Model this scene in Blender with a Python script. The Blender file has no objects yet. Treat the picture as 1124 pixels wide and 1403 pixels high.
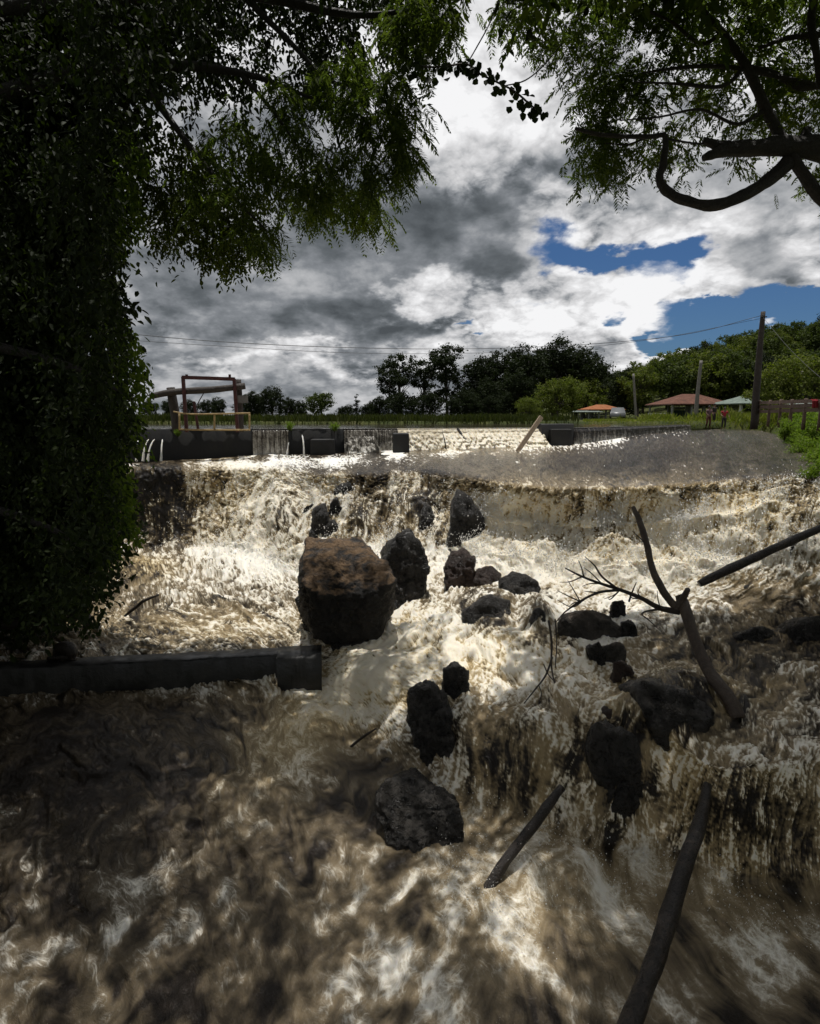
import bpy, bmesh, math, random
import numpy as np
from mathutils import Vector, Matrix
rad = math.radians
random.seed(7)
RNG = np.random.default_rng(11)
sc = bpy.context.scene
COL = sc.collection

# ------------------------------------------------------------------ camera geometry
F, HOR, CX, CY = 780.0, 572.0, 562.0, 701.5
PITCH = math.atan((CY - HOR) / F)
CP, SP = math.cos(PITCH), math.sin(PITCH)
CZ = 6.2                                   # eye height above the lower pool

def ray(px, py):
    cx = (np.asarray(px, float) - CX) / F
    cy = (CY - np.asarray(py, float)) / F
    return cx, CP + SP * cy, -SP + CP * cy

def P(px, py, D):                          # point on the sight line at forward distance D
    x, y, z = ray(px, py)
    t = np.asarray(D, float) / y
    return np.stack(np.broadcast_arrays(x * t, D + 0 * t, CZ + z * t), -1)

def Pz(px, py, z):                         # point where the sight line meets level z (relative to the eye)
    x, y, zz = ray(px, py)
    t = np.asarray(z, float) / zz
    return np.stack(np.broadcast_arrays(x * t, y * t, CZ + z + 0 * t), -1)

def proj(V):
    V = np.asarray(V, float)
    x, y, z = V[..., 0], V[..., 1], V[..., 2] - CZ
    d = y * CP - z * SP
    return CX + F * x / d, CY - F * (y * SP + z * CP) / d, d

# ------------------------------------------------------------------ noise
_p = RNG.permutation(256); PERM = np.concatenate([_p, _p, _p])
_a = RNG.random(256) * 2 * np.pi; GX2, GY2 = np.cos(_a), np.sin(_a)
_g = RNG.normal(size=(256, 3)); _g /= np.linalg.norm(_g, axis=1)[:, None]

def pn2(x, y, seed=0):
    x = np.asarray(x, float); y = np.asarray(y, float)
    xi = np.floor(x).astype(np.int64); yi = np.floor(y).astype(np.int64)
    fx, fy = x - xi, y - yi
    u = fx * fx * fx * (fx * (fx * 6 - 15) + 10); v = fy * fy * fy * (fy * (fy * 6 - 15) + 10)
    xi = (xi + seed * 57) & 255; yi = (yi + seed * 131) & 255
    a = PERM[xi] + yi; b = PERM[(xi + 1) & 255] + yi
    h00, h01, h10, h11 = PERM[a], PERM[a + 1], PERM[b], PERM[b + 1]
    n00 = GX2[h00] * fx + GY2[h00] * fy
    n10 = GX2[h10] * (fx - 1) + GY2[h10] * fy
    n01 = GX2[h01] * fx + GY2[h01] * (fy - 1)
    n11 = GX2[h11] * (fx - 1) + GY2[h11] * (fy - 1)
    return 1.5 * ((n00 * (1 - u) + n10 * u) * (1 - v) + (n01 * (1 - u) + n11 * u) * v)

def fbm2(x, y, o=4, seed=0, gain=.5):
    s = 0; a = 1.; t = 0
    for k in range(o):
        s = s + a * pn2(x, y, seed + k); t += a; a *= gain; x = x * 2.03 + 1.7; y = y * 2.03 + 9.2
    return s / t

def rid2(x, y, o=4, seed=0, gain=.55):
    s = 0; a = 1.; t = 0
    for k in range(o):
        s = s + a * (1 - np.abs(pn2(x, y, seed + k)) * 1.8); t += a; a *= gain; x = x * 2.03 + 1.7; y = y * 2.03 + 9.2
    return s / t

def pn3(p, seed=0):
    p = np.asarray(p, float)
    i = np.floor(p).astype(np.int64); f = p - i
    w = f * f * f * (f * (f * 6 - 15) + 10)
    i = (i + np.array([seed * 57, seed * 131, seed * 17])) & 255
    out = 0
    for dx in (0, 1):
        A = PERM[(i[:, 0] + dx) & 255]
        for dy in (0, 1):
            B = PERM[A + ((i[:, 1] + dy) & 255)]
            for dz in (0, 1):
                h = PERM[B + ((i[:, 2] + dz) & 255)]
                g = _g[h & 255]
                d = g[:, 0] * (f[:, 0] - dx) + g[:, 1] * (f[:, 1] - dy) + g[:, 2] * (f[:, 2] - dz)
                d = d * (w[:, 0] if dx else 1 - w[:, 0]) * (w[:, 1] if dy else 1 - w[:, 1]) * (w[:, 2] if dz else 1 - w[:, 2])
                out = out + d
    return out * 1.5

def fbm3(p, o=4, seed=0, gain=.5):
    s = 0; a = 1.; t = 0
    for k in range(o):
        s = s + a * pn3(p, seed + k); t += a; a *= gain; p = p * 2.03 + 3.1
    return s / t

def sstep(a, b, x):
    t = np.clip((x - a) / (b - a), 0, 1)
    return t * t * (3 - 2 * t)

# ------------------------------------------------------------------ objects
LOC = {}
def tag(o, label=None, cat=None, group=None, kind=None):
    if label: o['label'] = label
    if cat: o['category'] = cat
    if group: o['group'] = group
    if kind: o['kind'] = kind
    return o

def empty(name, loc):
    o = bpy.data.objects.new(name, None); COL.objects.link(o)
    o.location = [float(c) for c in loc]; o.empty_display_size = .2
    LOC[o.name] = np.array(loc, float)
    return o

def mesh(name, V, Fs, mat, parent=None, origin=None, smooth=True):
    """V world coordinates; Fs list of (n,k) index arrays; child vertices are stored relative to the parent's base"""
    V = np.asarray(V, float)
    if parent is not None: off = LOC[parent.name]
    elif origin is not None: off = np.array(origin, float)
    else: off = np.zeros(3)
    me = bpy.data.meshes.new(name)
    if not isinstance(Fs, list): Fs = [Fs]
    Fs = [np.asarray(f, np.int64) for f in Fs if len(f)]
    nl = sum(f.size for f in Fs); npoly = sum(len(f) for f in Fs)
    me.vertices.add(len(V)); me.vertices.foreach_set('co', (V - off).astype(np.float32).ravel())
    me.loops.add(nl); me.loops.foreach_set('vertex_index', np.concatenate([f.ravel() for f in Fs]).astype(np.int32))
    me.polygons.add(npoly)
    tot = np.concatenate([np.full(len(f), f.shape[1], np.int32) for f in Fs])
    st = np.concatenate([[0], np.cumsum(tot)[:-1]]).astype(np.int32)
    me.polygons.foreach_set('loop_start', st); me.polygons.foreach_set('loop_total', tot)
    me.polygons.foreach_set('use_smooth', np.full(npoly, bool(smooth)))
    me.update(calc_edges=True); me.validate()
    if mat: me.materials.append(mat)
    o = bpy.data.objects.new(name, me); COL.objects.link(o)
    if parent is not None:
        o.parent = parent; LOC[o.name] = off
    else:
        o.location = [float(c) for c in off]; LOC[o.name] = off
    return o

def attr(o, name, arr, typ='FLOAT'):
    a = o.data.attributes.new(name, typ, 'POINT')
    a.data.foreach_set('vector' if typ == 'FLOAT_VECTOR' else 'value', np.asarray(arr, np.float32).ravel())

def copy_tree(o, parent=None):
    c = o.copy(); COL.objects.link(c)
    if parent is not None: c.parent = parent
    for ch in list(o.children): copy_tree(ch, c)
    return c

class MB:                                  # collects shapes for one mesh
    def __init__(s): s.v = []; s.f4 = []; s.f3 = []; s.n = 0
    def add(s, V, F4=(), F3=()):
        V = np.asarray(V, float); s.v.append(V)
        if len(F4): s.f4.append(np.asarray(F4, np.int64) + s.n)
        if len(F3): s.f3.append(np.asarray(F3, np.int64) + s.n)
        s.n += len(V); return s
    def box(s, c, size, rz=0, top=1.0, axes=None):
        x, y, z = [d / 2 for d in size]
        V = np.array([[-x, -y, -z], [x, -y, -z], [x, y, -z], [-x, y, -z], [-x * top, -y * top, z], [x * top, -y * top, z], [x * top, y * top, z], [-x * top, y * top, z]])
        if axes is not None: V = V @ np.asarray(axes, float)
        elif rz:
            R = np.array([[math.cos(rz), math.sin(rz), 0], [-math.sin(rz), math.cos(rz), 0], [0, 0, 1]]); V = V @ R
        return s.add(V + np.asarray(c, float), [[0, 3, 2, 1], [4, 5, 6, 7], [0, 1, 5, 4], [1, 2, 6, 5], [2, 3, 7, 6], [3, 0, 4, 7]])
    def beam(s, a, b, w, h, up=(0, 0, 1)):   # box between two points
        a = np.asarray(a, float); b = np.asarray(b, float)
        d = b - a; L = np.linalg.norm(d); d /= L
        sd = np.cross(d, up); sd /= np.linalg.norm(sd); u = np.cross(sd, d)
        return s.box((a + b) / 2, (L, w, h), axes=[d, sd, u])
    def tube(s, pts, radii, seg=8, rough=0, seed=0, smooth=4, cap=True):
        V, F4, F3 = tube(pts, radii, seg, rough, seed, smooth, cap)
        return s.add(V, F4, F3)
    def build(s, name, mat, parent=None, origin=None, smooth=True):
        fs = []
        if s.f4: fs.append(np.concatenate(s.f4))
        if s.f3: fs.append(np.concatenate(s.f3))
        return mesh(name, np.concatenate(s.v), fs, mat, parent, origin, smooth)

def crom(pts, n):
    p = np.asarray(pts, float)
    if len(p) < 3 or n <= 1: 
        t = np.linspace(0, len(p) - 1, (len(p) - 1) * max(n, 1) + 1)
        return np.stack([np.interp(t, np.arange(len(p)), p[:, k]) for k in range(p.shape[1])], -1)
    q = np.vstack([2 * p[0] - p[1], p, 2 * p[-1] - p[-2]]); out = []
    for i in range(1, len(q) - 2):
        for k in range(n):
            t = k / n
            out.append(.5 * ((2 * q[i]) + (q[i + 1] - q[i - 1]) * t + (2 * q[i - 1] - 5 * q[i] + 4 * q[i + 1] - q[i + 2]) * t * t + (3 * q[i] - q[i - 1] - 3 * q[i + 1] + q[i + 2]) * t ** 3))
    out.append(p[-1]); return np.array(out)

def tube(pts, radii, seg=8, rough=0, seed=0, smooth=4, cap=True):
    radii = np.broadcast_to(np.asarray(radii, float), (len(pts),))
    q = crom(np.column_stack([pts, radii]), smooth); c = q[:, :3]; r = np.maximum(q[:, 3], 1e-4); n = len(c)
    T = np.gradient(c, axis=0); T /= np.linalg.norm(T, axis=1)[:, None] + 1e-9
    up = np.array([0, 0, 1.]) if abs(T[0, 2]) < .9 else np.array([1., 0, 0])
    N = np.cross(T[0], up); N /= np.linalg.norm(N); V = []
    ang = np.arange(seg) * 2 * np.pi / seg
    for i in range(n):
        N = N - T[i] * (N @ T[i]); N /= np.linalg.norm(N); B = np.cross(T[i], N)
        V.append(c[i] + r[i] * (np.cos(ang)[:, None] * N + np.sin(ang)[:, None] * B))
    V = np.array(V).reshape(-1, 3)
    if rough:
        rr = np.repeat(r, seg)
        ax = np.repeat(c, seg, 0); d = (V - ax) / rr[:, None]
        k = fbm3(np.column_stack([d * .9 + seed * 3.3, ])[:, :3] + np.repeat(np.cumsum(np.r_[0, np.linalg.norm(np.diff(c, axis=0), axis=1)]), seg)[:, None] / (rr[:, None] * 5 + 1e-6) * np.array([.6, .7, .8]), 3, seed)
        V = ax + d * (rr * (1 + rough * k * 2))[:, None]
    i = np.arange(n - 1)[:, None] * seg; j = np.arange(seg)[None]
    F4 = np.stack([i + j, i + (j + 1) % seg, i + seg + (j + 1) % seg, i + seg + j], -1).reshape(-1, 4)
    F3 = []
    if cap:
        V = np.vstack([V, c[0], c[-1]]); a, b = n * seg, n * seg + 1
        F3 = [[a, (k + 1) % seg, k] for k in range(seg)] + [[b, (n - 1) * seg + k, (n - 1) * seg + (k + 1) % seg] for k in range(seg)]
    return V, F4, F3

# ------------------------------------------------------------------ materials
class NT:
    def __init__(s, nt): s.t = nt; s.n = nt.nodes; s.l = nt.links
    def new(s, typ, **kw):
        n = s.n.new(typ)
        for k, v in kw.items(): setattr(n, k, v)
        return n
    def put(s, sock, v):
        if isinstance(v, bpy.types.NodeSocket): s.l.new(v, sock)
        elif v is not None: sock.default_value = v
    def math(s, op, a, b=None, c=None, clamp=False):
        n = s.new('ShaderNodeMath', operation=op, use_clamp=clamp)
        for i, v in enumerate((a, b, c)): s.put(n.inputs[i], v)
        return n.outputs[0]
    def vec(s, op, a, b=None, c=None, out=0):
        n = s.new('ShaderNodeVectorMath', operation=op)
        for i, v in enumerate((a, b, c)):
            if v is not None: s.put(n.inputs[i], v)
        return n.outputs[out]
    def noise(s, vec, scale, detail=4, rough=.55, dist=0, color=False, typ='FBM'):
        n = s.new('ShaderNodeTexNoise', noise_dimensions='3D')
        n.noise_type = typ
        if vec is not None: s.put(n.inputs['Vector'], vec)
        n.inputs['Scale'].default_value = scale; n.inputs['Detail'].default_value = detail
        n.inputs['Roughness'].default_value = rough; n.inputs['Distortion'].default_value = dist
        return n.outputs['Color' if color else 'Fac']
    def mr(s, v, a, b, c=0., d=1., smooth=True):
        n = s.new('ShaderNodeMapRange', interpolation_type='SMOOTHSTEP' if smooth else 'LINEAR')
        s.put(n.inputs[0], v)
        for i, x in enumerate((a, b, c, d)): s.put(n.inputs[i + 1], x)
        return n.outputs[0]
    def mix(s, f, a, b):
        n = s.new('ShaderNodeMix', data_type='RGBA')
        s.put(n.inputs[0], f)
        for i, v in ((6, a), (7, b)):
            if isinstance(v, tuple) and len(v) == 3: v = v + (1,)
            s.put(n.inputs[i], v)
        return n.outputs[2]
    def ramp(s, f, stops):
        n = s.new('ShaderNodeValToRGB'); s.put(n.inputs[0], f); e = n.color_ramp.elements
        while len(e) < len(stops): e.new(.5)
        for k, (p, c) in enumerate(stops): e[k].position = p; e[k].color = tuple(c) + (1,)
        return n.outputs[0]
    def attr(s, name, out='Fac'):
        return s.new('ShaderNodeAttribute', attribute_name=name).outputs[out]
    def bump(s, h, strength=.5, dist=.02, normal=None):
        n = s.new('ShaderNodeBump'); s.put(n.inputs['Height'], h)
        n.inputs['Strength'].default_value = strength; n.inputs['Distance'].default_value = dist
        if normal is not None: s.put(n.inputs['Normal'], normal)
        return n.outputs[0]

def material(name):
    m = bpy.data.materials.new(name); m.use_nodes = True; t = NT(m.node_tree)
    b = t.n['Principled BSDF']; return m, t, b

def simple(name, cols, scale=4, rough=.8, bump=.3, bdist=.02, stretch=(1, 1, 1), spec=.5, coord='Object', detail=6):
    """mottled material: colours spread over a noise"""
    m, t, b = material(name)
    co = t.new('ShaderNodeTexCoord').outputs[coord]
    v = t.vec('MULTIPLY', co, stretch)
    n = t.noise(v, scale, detail, .62, .3)
    k = len(cols)
    c = t.ramp(n, [(.3 + .4 * i / max(k - 1, 1), cols[i]) for i in range(k)])
    t.put(b.inputs['Base Color'], c)
    if isinstance(rough, tuple): t.put(b.inputs['Roughness'], t.mr(n, .3, .7, rough[0], rough[1]))
    else: b.inputs['Roughness'].default_value = rough
    b.inputs['Specular IOR Level'].default_value = spec
    n2 = t.noise(v, scale * 5, 5, .65)
    t.put(b.inputs['Normal'], t.bump(t.math('ADD', n, t.math('MULTIPLY', n2, .5)), bump, bdist))
    return m

def leafmat(name, c1, c2, trans=.35, rough=.5, gl=.3):
    m, t, b = material(name)
    r = t.new('ShaderNodeNewGeometry').outputs['Random Per Island']
    c = t.mix(r, c1, c2)
    t.put(b.inputs['Base Color'], c); b.inputs['Roughness'].default_value = rough + .15
    b.inputs['Specular IOR Level'].default_value = gl * .4
    tr = t.new('ShaderNodeBsdfTranslucent')
    ct = t.mix(r, tuple(x * k for x, k in zip(c1, (1.3, 1.5, .5))), tuple(x * k for x, k in zip(c2, (1.3, 1.5, .5))))
    t.put(tr.inputs['Color'], ct)
    mx = t.new('ShaderNodeMixShader'); mx.inputs[0].default_value = trans
    t.l.new(b.outputs[0], mx.inputs[1]); t.l.new(tr.outputs[0], mx.inputs[2])
    t.l.new(mx.outputs[0], t.n['Material Output'].inputs['Surface'])
    return m
# ------------------------------------------------------------------ camera, light, sky
cam = bpy.data.cameras.new('camera'); co = bpy.data.objects.new('camera', cam); COL.objects.link(co)
co.location = (0, 0, CZ); co.rotation_euler = (math.pi / 2 - PITCH, 0, 0)
cam.sensor_fit = 'VERTICAL'; cam.sensor_height = 24; cam.lens = 24 * F / 1403
cam.clip_start = .05; cam.clip_end = 6000
sc.camera = co
sc.view_settings.view_transform = 'Standard'; sc.view_settings.look = 'None'
sc.view_settings.exposure = 0; sc.view_settings.gamma = 1

SUN_EL, SUN_AZ = rad(83), rad(-10)
sd = np.array([math.sin(SUN_AZ) * math.cos(SUN_EL), math.cos(SUN_AZ) * math.cos(SUN_EL), math.sin(SUN_EL)])
sl = bpy.data.lights.new('sun', 'SUN'); so = bpy.data.objects.new('sun', sl); COL.objects.link(so)
sl.energy = 3.3; sl.angle = rad(.5); sl.color = (1, .97, .92)
so.location = sd * 60; so.rotation_euler = Vector(sd).to_track_quat('Z', 'Y').to_euler()

world = bpy.data.worlds.new('World'); sc.world = world; world.use_nodes = True
t = NT(world.node_tree)
bg = t.n['Background']
sky = t.new('ShaderNodeTexSky', sky_type='NISHITA'); sky.sun_disc = False
sky.sun_elevation = SUN_EL; sky.sun_rotation = SUN_AZ
sky.air_density = 1.2; sky.ozone_density = 2.0; sky.dust_density = .4
gen = t.new('ShaderNodeTexCoord').outputs['Generated']
sep = t.new('ShaderNodeSeparateXYZ'); t.put(sep.inputs[0], gen)
X, Y, Z = sep.outputs
iy = t.math('DIVIDE', 1.0, t.math('MAXIMUM', t.math('ABSOLUTE', Y), .12))
a = t.math('MULTIPLY', X, iy); b_ = t.math('MULTIPLY', Z, iy)
cmb = t.new('ShaderNodeCombineXYZ'); t.put(cmb.inputs[0], a); t.put(cmb.inputs[1], b_); t.put(cmb.inputs[2], t.math('MULTIPLY', t.math('LESS_THAN', Y, 0.), 7.))
ab = cmb.outputs[0]
# cloud layer coordinates: features shrink and flatten towards the horizon
iz = t.math('DIVIDE', 1.0, t.math('ADD', t.math('MAXIMUM', Z, 0.), .42))
lay = t.vec('SCALE', gen, None); t.put(lay.node.inputs[3], iz)
lay = t.vec('MULTIPLY', lay, (1, 1.0, .9))
wa = t.vec('SUBTRACT', t.noise(lay, 3.0, 5, .52, color=True), (.5, .5, .5))
wb = t.vec('SUBTRACT', t.noise(lay, 10., 6, .55, color=True), (.5, .5, .5))
ww = t.vec('ADD', t.vec('MULTIPLY', wa, (.26, .20, 0)), t.vec('MULTIPLY', wb, (.10, .09, 0)))
w = t.vec('ADD', ab, ww)
def blobs(lst):
    acc = None
    for (px, py, rx, ry, amp) in lst:
        x, y, z = ray(px, py); c = (float(x / y), float(z / y)); k = .80
        i = (F * k / rx, F * k / ry, .3)
        L = t.vec('LENGTH', t.vec('MULTIPLY_ADD', w, i, (-c[0] * i[0], -c[1] * i[1], 0)), out=1)
        v = t.mr(L, 1.5, .15, 0, amp)
        acc = v if acc is None else t.math('ADD', acc, v)
    return acc
HOLES = [(775, 318, 50, 26, 1), (905, 350, 52, 34, 1), (955, 330, 30, 22, .8), (850, 332, 40, 14, .6), (985, 448, 100, 24, 1.05), (1085, 418, 75, 20, 1.1), (905, 478, 45, 14, .9),
         (836, 428, 15, 17, .9), (655, 438, 15, 9, .8), (672, 465, 18, 6, .8), (1122, 395, 35, 12, .7), (1010, 425, 60, 10, .5), (1060, 395, 40, 12, .7), (735, 400, 22, 10, .6), (700, 452, 30, 9, .6), (940, 470, 60, 12, .6)]
BRIGHT = [(640, 130, 90, 75, .75), (600, 170, 40, 30, .4), (700, 40, 120, 70, .45), (600, 215, 90, 35, .45), (680, 190, 50, 25, .35), (560, 120, 70, 60, .3), (800, 268, 60, 28, .5), (860, 295, 110, 24, .5), (820, 390, 110, 42, .85),
          (740, 430, 100, 40, .7), (880, 430, 70, 45, .8), (920, 395, 70, 25, .6), (1000, 300, 90, 20, .35), (1110, 345, 30, 30, .5), (975, 478, 80, 18, .9), (880, 492, 45, 14, .8), (1085, 452, 60, 18, .8),
          (700, 470, 120, 20, .5), (610, 408, 50, 15, .5), (560, 412, 30, 16, .4), (225, 452, 40, 12, .3), (300, 492, 160, 12, .25), (480, 500, 150, 20, .4), (200, 130, 120, 80, .3), (900, 120, 200, 100, .25),
          (1040, 60, 100, 80, .3), (0, -500, 900, 300, .5), (1000, -500, 900, 300, .5), (620, -180, 300, 160, .6)]
DARK = [(470, 360, 180, 95, .75), (690, 330, 80, 80, .85), (600, 290, 120, 60, .6), (330, 420, 220, 50, .55), (240, 340, 120, 90, .35), (1040, 345, 95, 60, .7), (1100, 380, 70, 30, .45), (595, 428, 55, 26, .7),
        (470, 445, 110, 24, .5), (215, 490, 60, 30, .3), (420, 520, 200, 14, .2), (820, 365, 60, 14, .2), (720, 210, 60, 40, .2)]
H = blobs(HOLES); B = blobs(BRIGHT); Dk = blobs(DARK)
n1 = t.noise(lay, 4.2, 8, .52, .1); n2 = t.noise(lay, 11.0, 8, .56, .2)
off = t.vec('ADD', lay, (.01, -.03, .05)); n1b = t.noise(off, 4.2, 8, .52, .1)
relief = t.math('SUBTRACT', n1, n1b)
val = t.math('ADD', .42, t.math('MULTIPLY', B, .36))
val = t.math('SUBTRACT', val, t.math('MULTIPLY', Dk, .24))
val = t.math('ADD', val, t.math('MULTIPLY', t.math('SUBTRACT', n1, .5), .62))
val = t.math('ADD', val, t.math('MULTIPLY', t.math('SUBTRACT', n2, .5), .28))
val = t.math('ADD', val, t.math('MULTIPLY', relief, 1.5))
vo = t.new('ShaderNodeTexVoronoi', feature='F1'); vo.normalize = True
t.put(vo.inputs['Vector'], t.vec('ADD', lay, t.vec('MULTIPLY', wb, (.07, .07, .07)))); vo.inputs['Scale'].default_value = 7.0; vo.inputs['Detail'].default_value = 4.5; vo.inputs['Roughness'].default_value = .55; vo.inputs['Lacunarity'].default_value = 2.1
puff = t.math('SUBTRACT', .50, vo.outputs['Distance'])
def voro(off_):
    v = t.new('ShaderNodeTexVoronoi', feature='F1'); v.normalize = True
    t.put(v.inputs['Vector'], t.vec('ADD', t.vec('ADD', lay, t.vec('MULTIPLY', wb, (.07, .07, .07))), off_))
    v.inputs['Scale'].default_value = 7.0; v.inputs['Detail'].default_value = 4.5; v.inputs['Roughness'].default_value = .55; v.inputs['Lacunarity'].default_value = 2.1
    return v.outputs['Distance']
lit = t.math('SUBTRACT', voro((.0, .015, .035)), vo.outputs['Distance'])
val = t.math('ADD', val, t.math('MULTIPLY', t.math('ADD', t.math('MULTIPLY', puff, 1.9), t.math('MULTIPLY', lit, 3.2)), t.mr(B, .05, .5, .22, 1.)))
# bright rims where cloud thins into blue
val = t.math('ADD', val, t.math('MULTIPLY', t.mr(H, .02, .45), .30))
cl = t.ramp(t.math('DIVIDE', t.math('ADD', val, .10), 1.55), [(0, (.075, .085, .094)), (.14, (.125, .139, .152)), (.29, (.23, .245, .265)), (.43, (.41, .42, .435)), (.62, (.60, .60, .61)), (1, (.92, .92, .93))])
alpha = t.math('SUBTRACT', t.math('ADD', 1.18, t.math('ADD', t.math('MULTIPLY', puff, 1.5), t.math('MULTIPLY', t.math('SUBTRACT', n1, .5), 1.0))), t.math('MULTIPLY', H, 1.36))
alpha = t.mr(alpha, .12, .72)
skyc = t.vec('MULTIPLY', sky.outputs[0], (.022, .034, .052))
mixc = t.mix(alpha, skyc, cl)
t.put(bg.inputs['Color'], mixc); bg.inputs['Strength'].default_value = 1.0
sc.cycles.max_bounces = 6; sc.cycles.diffuse_bounces = 3; sc.cycles.glossy_bounces = 3; sc.cycles.transmission_bounces = 4
world.cycles.sampling_method = 'MANUAL'; world.cycles.sample_map_resolution = 512
# ------------------------------------------------------------------ the stream: ford, falls, basin, second fall, lower pool
KX = [-260, -150, 0, 190, 280, 360, 440, 520, 600, 640, 700, 760, 800, 850, 900, 960, 1000, 1060, 1124, 1280, 1384]
def at(xs, d):                              # smooth polyline over the columns
    k = sorted(d); y = np.interp(xs, k, [d[i] for i in k])
    w = np.hanning(27); w /= w.sum()
    return np.convolve(np.pad(y, 13, mode='edge'), w, 'valid')
NC = 1080
pxs = np.linspace(-260, 1384, NC)
def st_D(y, D): return P(pxs, at(pxs, y), at(pxs, D))
def st_z(y, z): return Pz(pxs, at(pxs, y), at(pxs, z))
S = [
 st_D({-260: 636, 190: 634, 280: 629, 360: 623, 440: 622, 520: 618, 600: 614, 700: 609, 800: 604, 860: 597, 900: 591, 950: 587, 1040: 589, 1100: 606, 1384: 640},
      {-260: 23.2, 190: 24, 360: 25.2, 560: 26.6, 700: 27.6, 800: 30.5, 860: 33, 900: 37, 950: 46, 1040: 46, 1100: 26, 1384: 16}),
 st_z({-260: 642, 190: 641, 360: 641, 410: 643, 440: 648, 520: 648, 570: 642, 640: 652, 700: 662, 800: 668, 900: 664, 1000: 655, 1124: 651, 1384: 664},
      {-260: -1.95, 190: -1.9, 360: -1.85, 440: -1.8, 600: -1.74, 700: -1.72, 800: -1.68, 900: -1.56, 1000: -1.42, 1124: -1.3, 1384: -1.2}),
 st_D({-260: 705, 190: 698, 280: 695, 340: 690, 380: 690, 440: 690, 520: 695, 600: 700, 640: 705, 700: 718, 800: 722, 900: 720, 1000: 712, 1124: 690, 1384: 690},
      {-260: 21.3, 190: 21.25, 280: 21.2, 340: 20.3, 380: 19.4, 440: 18, 520: 18, 600: 18, 640: 17.3, 700: 15.6, 800: 14.3, 900: 13.55, 1000: 13, 1124: 12.6, 1384: 11.5}),
 st_D({-260: 765, 190: 750, 280: 752, 340: 762, 400: 782, 440: 765, 520: 752, 600: 764, 640: 768, 700: 774, 800: 780, 900: 785, 1000: 778, 1060: 762, 1124: 742, 1384: 720},
      {-260: 20.9, 190: 20.8, 280: 20.3, 340: 18.4, 400: 16.6, 440: 16.4, 520: 16.6, 600: 16.3, 640: 15.6, 700: 14.3, 800: 13.2, 900: 12.6, 1000: 12.2, 1060: 12.1, 1124: 12.1, 1384: 11}),
 st_z({-260: 838, 190: 832, 360: 830, 600: 832, 1124: 832, 1384: 832},
      {-260: -4.85, 190: -4.85, 360: -4.8, 440: -4.6, 520: -4.45, 600: -4.32, 700: -4.2, 800: -4.1, 900: -4.0, 1000: -3.95, 1124: -3.85, 1384: -3.8}),
 st_z({-260: 925, 0: 907, 190: 900, 360: 892, 440: 886, 520: 902, 560: 930, 600: 950, 640: 963, 700: 962, 760: 974, 800: 984, 850: 972, 900: 990, 960: 1040, 1000: 1052, 1060: 1042, 1124: 1036, 1384: 1030},
      {-260: -4.87, 360: -4.86, 440: -4.86, 520: -4.8, 600: -4.6, 700: -4.55, 800: -4.5, 1000: -4.5, 1124: -4.4, 1384: -4.3}),
 st_D({-260: 948, 0: 937, 190: 932, 360: 927, 440: 936, 480: 970, 520: 1010, 560: 1060, 600: 1090, 640: 1106, 700: 1116, 760: 1132, 800: 1150, 850: 1160, 900: 1158, 960: 1180, 1000: 1200, 1060: 1212, 1124: 1230, 1384: 1260},
      {-260: 10.2, 0: 10.7, 190: 10.9, 360: 11.0, 440: 10.95, 480: 10.3, 520: 9.3, 560: 8.3, 600: 7.85, 640: 7.75, 700: 7.6, 760: 7.35, 800: 7.15, 850: 7.1, 900: 7.0, 960: 6.6, 1000: 6.45, 1060: 6.35, 1124: 6.25, 1384: 6.0}),
 st_z({-260: 1460, 1384: 1460}, {-260: -5.85, 300: -5.88, 600: -5.95, 800: -6.02, 1124: -6.1, 1384: -6.15}),
 st_z({-260: 2500, 1384: 2500}, {-260: -5.9, 1384: -6.1}),
]
ROWS = [40, 50, 52, 52, 100, 104, 250, 30]
G0 = []
for k, n in enumerate(ROWS):
    A, Bp = S[k], S[k + 1]
    dA, dB = proj(A)[2], proj(Bp)[2]
    s = (np.arange(n) / n)[:, None]
    wA = (1 - s) / dA; wB = s / dB
    G0.append((wA[..., None] * A + wB[..., None] * Bp) / (wA + wB)[..., None])
G0.append(S[-1][None])
G0 = np.concatenate(G0); NR = len(G0)
def rsmooth(A, n, ax=0):
    for _ in range(n):
        Q = A.copy()
        if ax == 0: Q[1:-1] = .25 * A[:-2] + .5 * A[1:-1] + .25 * A[2:]
        else: Q[:, 1:-1] = .25 * A[:, :-2] + .5 * A[:, 1:-1] + .25 * A[:, 2:]
        A = Q
    return A
BASE = rsmooth(rsmooth(G0, 22), 12, 1)
PX, PY, PD = proj(BASE)
# metric coordinates along the surface: across and down the stream
UU = BASE[..., 0].copy()
seg = np.linalg.norm(np.diff(BASE, axis=0), axis=2)
VV = np.vstack([np.zeros((1, NC)), np.cumsum(seg, 0)])
VV = VV - VV[40][None] + BASE[40, :, 1][None] * -1.0 * .6
VV = rsmooth(VV, 30, 1)

def blob(x, y, rx, ry, rot=0, p=1.0):       # soft elliptical patch on the surface
    c, s_ = math.cos(rad(rot)), math.sin(rad(rot))
    dx, dy = PX - x, PY - y
    a = (dx * c + dy * s_) / rx; b = (-dx * s_ + dy * c) / ry
    return np.exp(-(a * a + b * b) ** p)

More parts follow.
